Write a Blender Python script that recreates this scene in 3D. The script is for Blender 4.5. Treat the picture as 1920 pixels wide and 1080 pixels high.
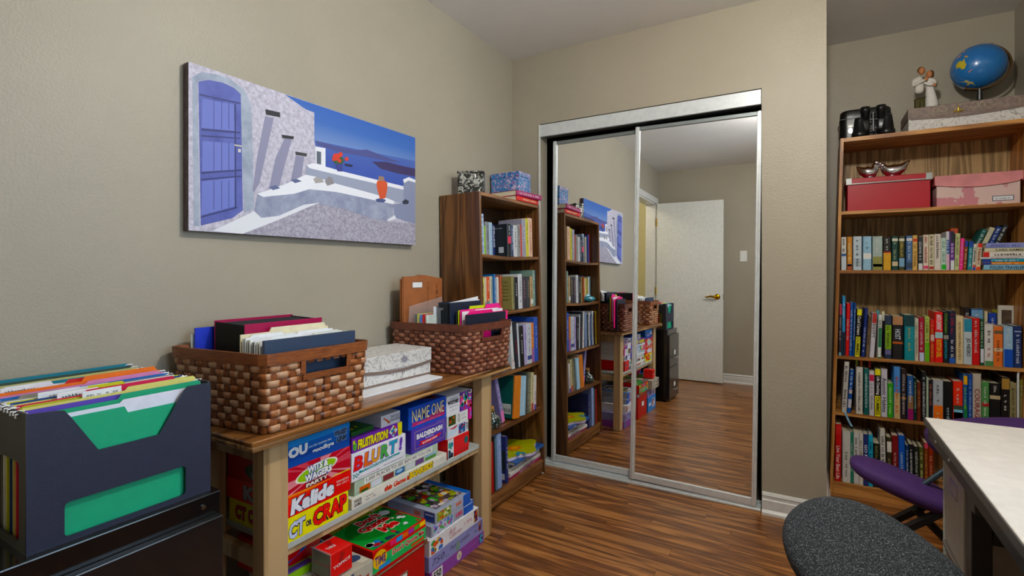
import bpy, bmesh, math, random
from mathutils import Matrix, Vector
for o in list(bpy.data.objects): bpy.data.objects.remove(o)
S=bpy.context.scene; C=S.collection
R=math.radians; rnd=random.Random(7)

# ---------------------------------------------------------------- camera
cam=bpy.data.objects.new('camera',bpy.data.cameras.new('camera')); C.objects.link(cam)
cam.location=(1.581,0,1.149); cam.rotation_euler=(R(90),0,.5304)
cam.data.sensor_width=36; cam.data.lens=955.5/1920*36; cam.data.shift_y=-32/1920; cam.data.clip_start=.02
S.camera=cam
# ---------------------------------------------------------------- sky, daylight, exposure
w=bpy.data.worlds.new('sky'); S.world=w; w.use_nodes=True
bg=w.node_tree.nodes['Background']; bg.inputs[0].default_value=(.72,.86,1,1); bg.inputs[1].default_value=1.2
def area(name,loc,rot,sx,sy,power,col):
    l=bpy.data.lights.new(name,'AREA'); l.shape='RECTANGLE'; l.size=sx; l.size_y=sy; l.energy=power; l.color=col
    o=bpy.data.objects.new(name,l); C.objects.link(o); o.location=loc; o.rotation_euler=rot; return o
WIN=(.30,1.5,.95,2.05)     # window in the right wall: y0,y1,z0,z1
area('window_daylight',(2.66,(WIN[0]+WIN[1])/2,(WIN[2]+WIN[3])/2+.05),(0,R(90),0),1.1,1.3,14,(.5,.74,1))
vs=S.view_settings; vs.view_transform='Standard'; vs.look='None'; vs.gamma=1; vs.use_curve_mapping=False; vs.exposure=0.5
LAMP=(1.60,1.27)            # ceiling lamp position

# ---------------------------------------------------------------- materials
def lin(c):
    if isinstance(c,str): c=[int(c[i:i+2],16)/255 for i in (0,2,4)]
    return tuple(((x/12.92) if x<=.04045 else ((x+.055)/1.055)**2.4) for x in c)
_m={}
def nodes(m):
    m.use_nodes=True; n=m.node_tree.nodes; return n,m.node_tree.links,n['Principled BSDF']
def N(n,t,**k):
    x=n.new(t)
    for a,b in k.items():
        if a in x.inputs.keys(): x.inputs[a].default_value=b
        else: setattr(x,a,b)
    return x
def mat(hexc,rough=.5,metal=0,var=.06,scale=40,bump=0,bscale=200,coat=0,name=None,spec=.5):
    key=(hexc,rough,metal,var,scale,bump,bscale,coat,spec)
    if key in _m: return _m[key]
    m=bpy.data.materials.new(name or 'paint_'+str(hexc)); n,l,b=nodes(m)
    c=lin(hexc); y_=.2126*c[0]+.7152*c[1]+.0722*c[2]; c=tuple(min(.9,max(.0,y_+(x-y_)*1.22)) for x in c)
    tc=N(n,'ShaderNodeTexCoord'); nz=N(n,'ShaderNodeTexNoise',Scale=scale,Detail=3.0); l.new(tc.outputs['Object'],nz.inputs['Vector'])
    cr=N(n,'ShaderNodeValToRGB'); l.new(nz.outputs['Fac'],cr.inputs[0])
    cr.color_ramp.elements[0].position=.3; cr.color_ramp.elements[1].position=.7
    cr.color_ramp.elements[0].color=(*[x*(1-var) for x in c],1); cr.color_ramp.elements[1].color=(*[min(1,x*(1+var)) for x in c],1)
    l.new(cr.outputs[0],b.inputs['Base Color'])
    b.inputs['Roughness'].default_value=rough; b.inputs['Metallic'].default_value=metal; b.inputs['Coat Weight'].default_value=coat
    b.inputs['Specular IOR Level'].default_value=spec
    if bump:
        n2=N(n,'ShaderNodeTexNoise',Scale=bscale,Detail=4.0); l.new(tc.outputs['Object'],n2.inputs['Vector'])
        bp=N(n,'ShaderNodeBump',Strength=bump,Distance=.002); l.new(n2.outputs['Fac'],bp.inputs['Height']); l.new(bp.outputs[0],b.inputs['Normal'])
    _m[key]=m; return m
def wood(name,dark,light,axis=2,ring=5.,rough=.42,rand=0,grain=1.,stretch=14.,mid=None,coat=0,per=0,along=1.,fa=9.,fs=260.,mixf=.55):
    """oak-like grain running along axis, in object space"""
    m=bpy.data.materials.new(name); n,l,b=nodes(m)
    tc=N(n,'ShaderNodeTexCoord'); oi=N(n,'ShaderNodeObjectInfo')
    add=N(n,'ShaderNodeVectorMath',operation='ADD'); sc=N(n,'ShaderNodeVectorMath',operation='SCALE'); sc.inputs['Scale'].default_value=37.
    cx=N(n,'ShaderNodeCombineXYZ'); 
    for i in range(3): l.new(oi.outputs['Random'],cx.inputs[i])
    l.new(cx.outputs[0],sc.inputs[0]); l.new(tc.outputs['Object'],add.inputs[0])
    if per: l.new(sc.outputs[0],add.inputs[1])
    mp=N(n,'ShaderNodeMapping'); s=[stretch]*3; s[axis]=along; mp.inputs['Scale'].default_value=s; l.new(add.outputs[0],mp.inputs['Vector'])
    big=N(n,'ShaderNodeTexNoise',Scale=.9,Detail=2.0,Distortion=.6); l.new(mp.outputs[0],big.inputs['Vector'])
    mul=N(n,'ShaderNodeMath',operation='MULTIPLY'); mul.inputs[1].default_value=ring*6; l.new(big.outputs['Fac'],mul.inputs[0])
    sn=N(n,'ShaderNodeMath',operation='SINE'); l.new(mul.outputs[0],sn.inputs[0])
    mp2=N(n,'ShaderNodeMapping'); s2=[fs]*3; s2[axis]=fa; mp2.inputs['Scale'].default_value=s2; l.new(add.outputs[0],mp2.inputs['Vector'])
    fine=N(n,'ShaderNodeTexNoise',Scale=1.,Detail=3.0,Roughness=.65); l.new(mp2.outputs[0],fine.inputs['Vector'])
    r1=N(n,'ShaderNodeMapRange'); r1.inputs['From Min'].default_value=-1; r1.inputs['To Min'].default_value=.0; r1.inputs['To Max'].default_value=1.; l.new(sn.outputs[0],r1.inputs['Value'])
    mix=N(n,'ShaderNodeMix'); mix.data_type='FLOAT'; mix.inputs[0].default_value=mixf*grain; l.new(r1.outputs[0],mix.inputs[2]); l.new(fine.outputs['Fac'],mix.inputs[3])
    cr=N(n,'ShaderNodeValToRGB'); l.new(mix.outputs[0],cr.inputs[0]); e=cr.color_ramp.elements
    e[0].position=.22; e[1].position=.72; e[0].color=(*lin(dark),1); e[1].color=(*lin(light),1)
    if mid: x=e.new(.45); x.color=(*lin(mid),1)
    out=cr.outputs[0]
    if rand:
        hs=N(n,'ShaderNodeHueSaturation'); mr=N(n,'ShaderNodeMapRange'); mr.inputs['To Min'].default_value=1-rand; mr.inputs['To Max'].default_value=1+rand
        l.new(oi.outputs['Random'],mr.inputs['Value']); l.new(mr.outputs[0],hs.inputs['Value']); l.new(out,hs.inputs['Color']); out=hs.outputs[0]
    l.new(out,b.inputs['Base Color']); b.inputs['Roughness'].default_value=rough; b.inputs['Coat Weight'].default_value=coat; b.inputs['Coat Roughness'].default_value=.18
    bp=N(n,'ShaderNodeBump',Strength=.12,Distance=.001); l.new(mix.outputs[0],bp.inputs['Height']); l.new(bp.outputs[0],b.inputs['Normal'])
    return m

# ---------------------------------------------------------------- geometry helpers
def link(name,me,m=None,parent=None,loc=None,mw=None):
    o=bpy.data.objects.new(name,me); C.objects.link(o)
    if m is not None and me is not None and len(me.materials)==0: me.materials.append(m)
    if parent is not None: o.parent=parent
    if loc is not None: o.location=loc
    if mw is not None: o.matrix_world=mw
    return o
def mesh(name,v,f,smooth=False):
    me=bpy.data.meshes.new(name); me.from_pydata([tuple(p) for p in v],[],f); me.update()
    if smooth:
        for p in me.polygons: p.use_smooth=True
    return me
BF=[(0,3,2,1),(4,5,6,7),(0,1,5,4),(1,2,6,5),(2,3,7,6),(3,0,4,7)]
def boxme(name,a,b,bev=0,seg=2):
    v=[(x,y,z) for z in (a[2],b[2]) for x,y in ((a[0],a[1]),(b[0],a[1]),(b[0],b[1]),(a[0],b[1]))]
    me=mesh(name,v,BF)
    if bev:
        bm=bmesh.new(); bm.from_mesh(me); bmesh.ops.bevel(bm,geom=bm.edges[:],offset=bev,segments=seg,profile=.5,affect='EDGES'); bm.to_mesh(me); bm.free()
        if seg>1:
            for p in me.polygons: p.use_smooth=p.area<(bev*bev*60)
    return me
def box(name,a,b,m,parent=None,bev=0,seg=1,mw=None): return link(name,boxme(name,a,b,bev,seg),m,parent,mw=mw)
def joinme(name,parts):
    """parts: list of (verts,faces) or Mesh -> one mesh"""
    V=[];F=[]
    for p in parts:
        if isinstance(p,bpy.types.Mesh): v=[x.co[:] for x in p.vertices]; f=[tuple(q.vertices) for q in p.polygons]; bpy.data.meshes.remove(p)
        else: v,f=p
        k=len(V); V+=list(v); F+=[tuple(i+k for i in q) for q in f]
    return mesh(name,V,F)
def tube(path,r,seg=8,cap=True):
    """swept round bar -> (verts,faces); r number or list"""
    P=[Vector(p) for p in path]; n=len(P); V=[];F=[]
    t0=(P[1]-P[0]).normalized(); up=Vector((0,0,1)) if abs(t0.z)<.9 else Vector((1,0,0)); a=t0.cross(up).normalized()
    for i in range(n):
        t=(P[min(i+1,n-1)]-P[max(i-1,0)]).normalized(); a=(a-t*a.dot(t)).normalized(); b=t.cross(a)
        rr=r[i] if isinstance(r,(list,tuple)) else r
        for k in range(seg):
            q=2*math.pi*k/seg; V.append(P[i]+a*rr*math.cos(q)+b*rr*math.sin(q))
    for i in range(n-1):
        for k in range(seg): F.append((i*seg+k,i*seg+(k+1)%seg,(i+1)*seg+(k+1)%seg,(i+1)*seg+k))
    if cap: F.append(tuple(range(seg-1,-1,-1))); F.append(tuple((n-1)*seg+k for k in range(seg)))
    return [tuple(v) for v in V],F
def lathe(prof,seg=24):
    V=[];F=[]
    for r,z in prof:
        for k in range(seg): q=2*math.pi*k/seg; V.append((r*math.cos(q),r*math.sin(q),z))
    for i in range(len(prof)-1):
        for k in range(seg): F.append((i*seg+k,i*seg+(k+1)%seg,(i+1)*seg+(k+1)%seg,(i+1)*seg+k))
    F.append(tuple(range(seg-1,-1,-1))); F.append(tuple((len(prof)-1)*seg+k for k in range(seg)))
    return V,F
def sph(rx,ry,rz,c=(0,0,0),nu=16,nv=10):
    prof=[(math.sin(math.pi*j/nv)*1.,-math.cos(math.pi*j/nv)) for j in range(nv+1)]; prof[0]=(.001,-1); prof[-1]=(.001,1)
    v,f=lathe(prof,nu); return [(c[0]+x*rx,c[1]+y*ry,c[2]+z*rz) for x,y,z in v],f
def xf(vf,M): return [tuple(M@Vector(p)) for p in vf[0]],vf[1]
def plate(name,outline,holes,th,m,parent=None,frame=None):
    """flat plate with holes; outline in (u,v); frame=(O,U,V): sits from O, thickness along -N"""
    cu=bpy.data.curves.new(name,'CURVE'); cu.dimensions='2D'; cu.fill_mode='BOTH'; cu.extrude=th/2
    for pts in [outline]+holes:
        s=cu.splines.new('POLY'); s.points.add(len(pts)-1); s.use_cyclic_u=True
        for i,p in enumerate(pts): s.points[i].co=(p[0],p[1],0,1)
    ob=bpy.data.objects.new(name,cu); me=bpy.data.meshes.new_from_object(ob); bpy.data.objects.remove(ob)
    if frame:
        O,U,V=[Vector(x) for x in frame]; Nn=U.cross(V)
        for v in me.vertices: x,y,z=v.co; v.co=O+U*x+V*y+Nn*(z-th/2)
    return link(name,me,m,parent)
def rrect(u0,u1,v0,v1,r,n=4):
    P=[]
    for cx,cy,a0 in ((u1-r,v0+r,-90),(u1-r,v1-r,0),(u0+r,v1-r,90),(u0+r,v0+r,180)):
        for k in range(n+1): a=R(a0+90*k/n); P.append((cx+r*math.cos(a),cy+r*math.sin(a)))
    return P
def tag(o,label,cat,group=None):
    o['label']=label; o['category']=cat
    if group: o['group']=group
    return o
def empty(name,loc=(0,0,0),rz=0,mw=None):
    o=bpy.data.objects.new(name,None); C.objects.link(o); o.empty_display_size=.05
    if mw is not None: o.matrix_world=mw
    else: o.location=loc; o.rotation_euler=(0,0,rz)
    return o
def struct(o): o['kind']='structure'; return o
# ---- print: lettering and flat shapes laid on a face
_tc={}
def textdata(s,bold=0,shear=0):
    k=(s,bold,shear)
    if k not in _tc:
        cu=bpy.data.curves.new('txt','FONT'); cu.body=s; cu.resolution_u=2; cu.offset=bold; cu.shear=shear
        ob=bpy.data.objects.new('txt',cu); me=bpy.data.meshes.new_from_object(ob); bpy.data.objects.remove(ob); bpy.data.curves.remove(cu)
        xs=[v.co.x for v in me.vertices]; ys=[v.co.y for v in me.vertices]; x0,x1,y0,y1=min(xs),max(xs),min(ys),max(ys)
        _tc[k]=([((v.co.x-x0)/(x1-x0),(v.co.y-y0)/(y1-y0)) for v in me.vertices],[tuple(p.vertices) for p in me.polygons]); bpy.data.meshes.remove(me)
    return _tc[k]
def scribble(n,seed):
    """unreadable small print: n glyph-like marks"""
    q=random.Random(seed); V=[];F=[]
    def r(a,b,c,d):
        k=len(V); V.extend([(a,c),(b,c),(b,d),(a,d)]); F.append((k,k+1,k+2,k+3))
    for i in range(n):
        if q.random()<.16: continue
        x=(i+.12)/n; w_=.72/n; t=.22*w_/.72*1.3
        h=1 if q.random()<.35 else .72
        k=q.random()
        if k<.75: r(x,x+t,0,h)
        if k>.3: r(x+w_-t,x+w_,0,.72)
        if k<.6: r(x,x+w_,.0,.16)
        if k>.2: r(x,x+w_,.56,.72)
        if k>.8: r(x,x+w_,.28,.42)
    return V,F
def flat(parent,name,vf,O,U,V,m,eps=.0006):
    O,U,V=Vector(O),Vector(U),Vector(V); Nn=U.cross(V).normalized()*eps
    o=link(name,mesh(name,[O+U*x+V*y+Nn for x,y in vf[0]],vf[1]),m,parent)
    if name in('small_print','stamped_line'): o['kind']='stuff'
    return o
QUAD=([(0,0),(1,0),(1,1),(0,1)],[(0,1,2,3)])
FR={'+X':((0,1,0),(0,0,1)),'-Y':((1,0,0),(0,0,1)),'+Y':((-1,0,0),(0,0,1)),'+Z':((0,1,0),(-1,0,0)),'-X':((0,-1,0),(0,0,1))}
class Box:
    """a carton: Empty at base, body (lower) and lid parts, printed faces. Local origin = centre of base."""
    def __init__(s,name,x0,x1,y0,y1,z0,h,col,label,cat='game box',group=None,rz=0,lid=None,lidcol=None,rough=.32,body='box_body',tilt=0):
        s.o=empty(name,((x0+x1)/2,(y0+y1)/2,z0),rz); tag(s.o,label,cat,group)
        s.dx,s.dy,s.h=(x1-x0)/2,(y1-y0)/2,h
        m=mat(col,rough,spec=.4)
        if lid:
            box(body,(-s.dx+.0015,-s.dy+.0015,0),(s.dx-.0015,s.dy-.0015,h-.002),m,s.o,.0006)
            box('lid',(-s.dx,-s.dy,h-lid),(s.dx,s.dy,h),mat(lidcol or col,rough,spec=.4),s.o,.0008)
        else: box(body,(-s.dx,-s.dy,0),(s.dx,s.dy,h),m,s.o,.0008)
        s.k=1
    def face(s,f):
        U,V=[Vector(x) for x in FR[f]]
        W=s.dy if f in('+X','-X') else s.dx
        if f=='+Z': O=Vector((s.dx,-s.dy,s.h)); su,sv=2*s.dy,2*s.dx
        else:
            N_=U.cross(V); O=Vector((N_.x*s.dx,N_.y*s.dy,0))-U*W; su,sv=2*W,s.h
        return O,U,V,su,sv
    def poly(s,f,pts,col,name='printed_shape',rough=.35):
        O,U,V,su,sv=s.face(f); s.k+=1
        return flat(s.o,name,(pts,[tuple(range(len(pts)))]),O,U*su,V*sv,mat(col,rough,spec=.4),.0002+.00003*s.k)
    def rect(s,f,u0,u1,v0,v1,col,name='printed_panel'): return s.poly(f,[(u0,v0),(u1,v0),(u1,v1),(u0,v1)],col,name)
    def ell(s,f,cu,cv,ru,rv,col,n=20,name='printed_oval',ang=0):
        c,q=math.cos(ang),math.sin(ang); O,U,V,su,sv=s.face(f); P=[]
        for i in range(n):
            a=2*math.pi*i/n; x,y=ru*su*math.cos(a),rv*sv*math.sin(a); P.append((cu+(x*c-y*q)/su,cv+(x*q+y*c)/sv))
        return s.poly(f,P,col,name)
    def text(s,f,t,u0,u1,v0,v1,col,bold=.02,shear=0,name='lettering',rot=0):
        O,U,V,su,sv=s.face(f); s.k+=1; d=textdata(t,bold,shear)
        P=[(u0+(u1-u0)*x,v0+(v1-v0)*y+rot*(x-.5)) for x,y in d[0]]
        return flat(s.o,name,(P,d[1]),O,U*su,V*sv,mat(col,.4),.0002+.00003*s.k)
    def otext(s,f,t,u0,u1,v0,v1,col,oc,bold=.03,ob=.09,**k):
        s.text(f,t,u0-.008,u1+.008,v0-.02,v1+.02,oc,ob,**k); s.text(f,t,u0,u1,v0,v1,col,bold,**k)
    def scrib(s,f,u0,u1,v0,v1,col,n=24):
        O,U,V,su,sv=s.face(f); s.k+=1; d=scribble(n,s.k*13+int(u0*99)); P=[(u0+(u1-u0)*x,v0+(v1-v0)*y) for x,y in d[0]]
        return flat(s.o,'small_print',(P,d[1]),O,U*su,V*sv,mat(col,.4),.0002+.00003*s.k)
    def blobs(s,f,u0,u1,v0,v1,cols,n,seed=1,rmin=.03,rmax=.09):
        q=random.Random(seed); O,U,V,su,sv=s.face(f)
        for c in cols:
            s.k+=1; Vv=[];F=[]
            for i in range(max(1,n//len(cols))):
                cu,cv=q.uniform(u0,u1),q.uniform(v0,v1); r=q.uniform(rmin,rmax)*min(su*(u1-u0),sv*(v1-v0)) if False else q.uniform(rmin,rmax)*sv; e=q.uniform(.6,1.5); k=len(Vv); n_=9; ph=q.random()*6
                for j in range(n_):
                    a=2*math.pi*j/n_; rr=r*q.uniform(.75,1.1); uu=cu+rr*e*math.cos(a+ph)/su; vv=cv+rr*math.sin(a+ph)/sv
                    Vv.append((min(max(uu,u0),u1),min(max(vv,v0),v1)))
                F.append(tuple(range(k,k+n_)))
            flat(s.o,'printed_picture',(Vv,F),O,U*su,V*sv,mat(c,.4),.0002+.00003*s.k)['kind']='stuff'
# ================================================================ ROOM SHELL
YB,YC,YA,XR,H=-.71,2.695,3.44,2.452,2.44
CX0,CX1,CE=.19,1.379,1.642      # closet opening and end of the closet wall
def wallpaint(name,col,bump=.6):
    m=bpy.data.materials.new(name); n,l,b=nodes(m); tc=N(n,'ShaderNodeTexCoord')
    nz=N(n,'ShaderNodeTexNoise',Scale=2.2,Detail=4.0); l.new(tc.outputs['Object'],nz.inputs['Vector'])
    cr=N(n,'ShaderNodeValToRGB'); l.new(nz.outputs['Fac'],cr.inputs[0]); c=lin(col)
    cr.color_ramp.elements[0].position=.35; cr.color_ramp.elements[1].position=.7
    cr.color_ramp.elements[0].color=(*[x*.96 for x in c],1); cr.color_ramp.elements[1].color=(*[x*1.03 for x in c],1); l.new(cr.outputs[0],b.inputs['Base Color'])
    n2=N(n,'ShaderNodeTexNoise',Scale=150.,Detail=3.0,Roughness=.6); l.new(tc.outputs['Object'],n2.inputs['Vector'])
    bp=N(n,'ShaderNodeBump',Strength=bump,Distance=.002); l.new(n2.outputs['Fac'],bp.inputs['Height']); l.new(bp.outputs[0],b.inputs['Normal'])
    b.inputs['Roughness'].default_value=.42; b.inputs['Specular IOR Level'].default_value=.4; return m
MW=wallpaint('beige_wall_paint','a8a08e'); MCE=wallpaint('ceiling_paint','e9e7e4',.25)
WHITE=mat('dcdcd8',.35,name='white_trim_paint'); ALU=mat('dde2e4',.32,.3,name='aluminium_trim'); ALUD=mat('8d9494',.35,.5)
def pieces(name,L,m): return struct(link(name,joinme(name,[boxme('t',a,b) for a,b in L]),m))
T=.1
DY0,DY1,DH=-.585,.155,2.04       # room door opening in the left wall
pieces('wall_left',[((-T,DY1,0),(0,YC,H)),((-T,YB-T,0),(0,DY0,H)),((-T,DY0,DH),(0,DY1,H))],MW)
pieces('wall_back',[((0,YB-T,0),(XR+T,YB,H))],MW)
w0,w1,z0,z1=WIN
pieces('wall_right',[((XR,YB,0),(XR+T,w0,H)),((XR,w1,0),(XR+T,YA+T,H)),((XR,w0,0),(XR+T,w1,z0)),((XR,w0,z1),(XR+T,w1,H))],MW)
pieces('wall_closet',[((-T,YC,0),(CX0,YC+T,H)),((CX1,YC,0),(CE,YC+T,H)),((CX0,YC,2.02),(CX1,YC+T,H))],MW)
pieces('wall_alcove',[((CE-.12,YA,0),(XR,YA+T,H)),((CE-.12,YC+T,0),(CE,YA,H))],MW)
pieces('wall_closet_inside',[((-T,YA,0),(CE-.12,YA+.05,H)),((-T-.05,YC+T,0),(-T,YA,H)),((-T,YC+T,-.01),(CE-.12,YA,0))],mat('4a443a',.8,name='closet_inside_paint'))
pieces('ceiling',[((-T-.05,YB-T,H),(XR+T,YA+T,H+.08))],MCE)
# hallway seen through the open door
pieces('wall_hall',[((-1.15,YB-.9,0),(-1.1,1.2,H)),((-1.1,1.15,0),(-T,1.2,H)),((-1.1,YB-.9,0),(-T,YB-.85,H))],wallpaint('hall_paint','cdbf8a'))
pieces('ceiling_hall',[((-1.15,YB-.9,H),(-T-.05,1.2,H+.05))],MCE)
pieces('floor_hall',[((-1.15,YB-.9,-.03),(-T*0,1.2,-.004))],wood('hall_floor_wood','5a3418','9a6636',0))
hl=empty('added_hall_lamp',(-.6,-.2,H)); tag(hl,'added unseen round ceiling lamp lighting the hallway behind the white door','ceiling lamp')  # unseen lamp, added to light the hallway
link('lamp_base',mesh('lamp_base',*lathe([(.13,-.025),(.13,0)])),WHITE,hl); 
ge=bpy.data.materials.new('lit_glass'); n,l,b=nodes(ge); b.inputs['Base Color'].default_value=(.9,.87,.8,1); b.inputs['Emission Color'].default_value=(1,.9,.72,1); b.inputs['Emission Strength'].default_value=2.5
link('lamp_dome',mesh('lamp_dome',*lathe([(.02,-.09),(.08,-.075),(.115,-.045),(.12,-.026)]),smooth=True),ge,hl)
pl=bpy.data.lights.new('added_hall_bulb','POINT'); pl.energy=9; pl.color=(1,.88,.66); pl.shadow_soft_size=.08; po=bpy.data.objects.new('added_hall_bulb',pl); C.objects.link(po); po.parent=hl; po.location=(0,0,-.16)
# ---- ceiling lamp of the room
cl=empty('ceiling_lamp',(LAMP[0],LAMP[1],H)); tag(cl,'round flush ceiling lamp with frosted dome in the middle of the room','ceiling lamp')
link('lamp_base',mesh('lamp_base',*lathe([(.17,-.03),(.17,0)],32)),mat('b9b4a8',.3,.8),cl)
link('lamp_dome',mesh('lamp_dome',*lathe([(.02,-.11),(.09,-.10),(.14,-.065),(.155,-.031)],32),smooth=True),ge,cl)
pl=bpy.data.lights.new('room_bulb','POINT'); pl.energy=36; pl.color=(1,.965,.90); pl.shadow_soft_size=.05; po=bpy.data.objects.new('room_bulb',pl); C.objects.link(po); po.parent=cl; po.location=(0,0,-.185)
# ---- floor: narrow oak strips running along X
fl=struct(box('floor',(-.0,YB,-.05),(XR,YA,-.019),mat('2a1608',.7,name='subfloor')))
FW=wood('oak_floor','472409','b47a3e',0,ring=3.6,rough=.33,rand=.13,per=1,stretch=20,mid='86501f',coat=.2,along=1.7,fa=12.,fs=320.,mixf=.66)
pw=.0572; row=0; y=YB; q=random.Random(11)
while y<YA-.004:
    xa=0 if y<YC else CE; x=xa-q.uniform(0,.7); yy=min(y+pw,YA)
    while x<XR:
        L=q.uniform(.6,1.25); a=max(x,xa); b=min(x+L,XR)
        if b-a>.02:
            hh=(b-a)/2; ww=(yy-y)/2
            box('plank',(-hh+.0004,-ww+.0005,-.019),(hh-.0004,ww-.0005,0),FW,fl).location=((a+b)/2,(y+yy)/2,0)
        x+=L
    y+=pw
# ---- baseboards
PROF=[(0,0),(.026,0),(.026,.012),(.016,.024),(.016,.068),(.012,.072),(.012,.084),(.015,.089),(.009,.1),(0,.102)]
def baseboard(name,p,q_,nrm):
    """profile swept from p to q_ on the floor, sticking out along nrm"""
    p,q_,nrm=Vector(p),Vector(q_),Vector(nrm); k=len(PROF); V=[e+nrm*d+Vector((0,0,z)) for e in (p,q_) for d,z in PROF]
    F=[(i,(i+1)%k,k+(i+1)%k,k+i) for i in range(k)]+[tuple(range(k-1,-1,-1)),tuple(range(k,2*k))]
    return struct(link(name,mesh(name,V,F),WHITE))
baseboard('baseboard_closet',(CX1+.002,YC,0),(CE,YC,0),(0,-1,0))
baseboard('baseboard_closet_end',(CE,YC-.0,0),(CE,YA-.02,0),(1,0,0))
baseboard('baseboard_left',(0,DY1+.07,0),(0,YC-.03,0),(1,0,0))
baseboard('baseboard_back',(.0,YB,0),(XR,YB,0),(0,1,0))
baseboard('baseboard_right',(XR,YB+.03,0),(XR,YA-.03,0),(-1,0,0))
baseboard('baseboard_alcove',(CE+.03,YA,0),(XR,YA,0),(0,-1,0))
# ---- closet: header, track, sliding mirror doors
tr=struct(box('trim_1',(CX0+.001,YC-.004,1.944),(CX1-.002,YC+.012,2.014),ALU,None,.0015)); 
box('track_channel',(CX0+.003,YC+.0125,1.955),(CX1-.003,YC+.098,2.018),ALUD,tr)
tk=struct(box('trim_2',(CX0+.002,YC-.002,0),(CX1-.004,YC+.098,.012),ALU,None,.002))
for i,yy in enumerate((.012,.05,.088)): box('track_rib',(CX0+.004,YC+yy-.003,.0125),(CX1-.006,YC+yy,.02),ALU,tk)
struct(box('trim_3',(CX0-.004,YC-.006,0),(CX0+.004,YC+.004,2.016),WHITE))
MIR=bpy.data.materials.new('mirror_silver'); n,l,b=nodes(MIR); b.inputs['Metallic'].default_value=1; b.inputs['Roughness'].default_value=.0
tc=N(n,'ShaderNodeTexCoord'); nz=N(n,'ShaderNodeTexNoise',Scale=3.); l.new(tc.outputs['Object'],nz.inputs['Vector']); mr=N(n,'ShaderNodeMapRange'); mr.inputs['To Min'].default_value=.91; mr.inputs['To Max'].default_value=.93; l.new(nz.outputs[0],mr.inputs['Value'])
cc=N(n,'ShaderNodeCombineColor'); [l.new(mr.outputs[0],cc.inputs[i]) for i in range(3)]; l.new(cc.outputs[0],b.inputs['Base Color'])
def slider(name,x0,x1,y,lean,label):
    d=empty(name,((x0+x1)/2,y,1.0)); struct(d); d.rotation_euler=(-.0143,lean,0); W=(x1-x0)/2; zb,zt=-.976,.925
    d['label']=label
    box('mirror_pane',(-W+.008,-.001,zb+.02),(W-.008,.003,zt-.01),MIR,d)
    for s in(-1,1):
        cxx=s*(W-.011); st=box('stile',(cxx-.011,-.012,zb),(cxx+.011,.012,zt),ALU,d,.002)
        box('stile_rib',(cxx-.003,-.0145,zb),(cxx+.004,-.0125,zt),mat('e2e6e6',.25,.4),st)
    box('rail',(-W+.022,-.009,zb),(W-.022,.009,zb+.034),ALU,d,.002); box('rail',(-W+.022,-.009,zt-.02),(W-.022,.009,zt),ALUD,d,.002)
    return d
slider('door_1',.247,.79,YC+.064,0.0,'rear sliding mirror door next to the narrow bookcase')
slider('door_2',.749,1.368,YC+.026,.0125,'front sliding mirror door next to the beige wall end')
# ---- room door (open against the back wall), casing
tc3=struct(pieces('trim_4',[((0,DY1,0),(.016,DY1+.062,DH+.062)),((0,DY0-.062,0),(.016,DY0,DH+.062)),((0,DY0,DH),(.016,DY1,DH+.062)),((-T-.01,DY1-.018,0),(.0,DY1,DH)),((-T-.01,DY0,0),(.0,DY0+.018,DH)),((-T-.01,DY0,DH-.018),(0,DY1,DH))],WHITE))
d3=struct(empty('door_3',(.022,DY0+.004,.012))); d3['label']='white flat door standing open along the back wall'
box('door_leaf',(0,-.018,0),(.728,.018,2.02),mat('dfe0da',.4,bump=.1,bscale=90,name='white_door_paint'),d3,.0015)
BR=mat('b08a3a',.22,1,name='brass')
hd=link('door_handle',joinme('door_handle',[xf(lathe([(.031,0),(.031,.006),(.024,.013),(.012,.018),(.012,.05)],20),Matrix.Translation((.668,.018,.945))@Matrix.Rotation(R(-90),4,'X')),
   tube([(.668,.066,.945),(.64,.07,.945),(.60,.068,.95),(.565,.064,.94),(.55,.062,.945)],[.012,.012,.010,.008,.006])]),BR,d3)
box('latch_plate',(.728,-.012,.915),(.7295,.012,.975),BR,d3)
for z in (.2,1.0,1.8): link('hinge',mesh('hinge',*xf(lathe([(.006,-.045),(.006,.045)],10),Matrix.Translation((-.004,.02,z)))),BR,d3)
# light switch on the back wall
sw=empty('light_switch',(.94,YB,1.41)); tag(sw,'white rocker light switch on the wall beside the open white door','light switch')
box('switch_plate',(-.036,.0,-.06),(.036,.006,.06),mat('e6e6e2',.3),sw,.002); box('rocker',(-.017,.006,-.033),(.017,.0095,.033),mat('eeeeea',.25),sw,.0015)
# ---- window in the right wall
wn=struct(empty('window_1',(XR,(w0+w1)/2,(z0+z1)/2))); wn['label']='white framed window above the desk'
hy,hz=(w1-w0)/2,(z1-z0)/2
for n_,a,b in (('window_frame',(-.015,-hy-.05,hz-.01),(.07,hy+.05,hz+.05)),('window_frame',(-.015,-hy-.05,-hz-.05),(.07,hy+.05,-hz+.01)),('window_frame',(-.015,-hy-.05,-hz+.01),(.07,-hy+.01,hz-.01)),('window_frame',(-.015,hy-.01,-hz+.01),(.07,hy+.05,hz-.01)),('mullion',(.02,-.02,-hz+.01),(.06,.02,hz-.01))): box(n_,a,b,WHITE,wn,.002)
GL=bpy.data.materials.new('window_glass'); GL.use_nodes=True; nt=GL.node_tree; nn=nt.nodes; nn.remove(nn['Principled BSDF'])
tp=nn.new('ShaderNodeBsdfTransparent'); gs=nn.new('ShaderNodeBsdfGlossy'); gs.inputs['Roughness'].default_value=.02; fr=nn.new('ShaderNodeFresnel'); mx=nn.new('ShaderNodeMixShader')
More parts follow.
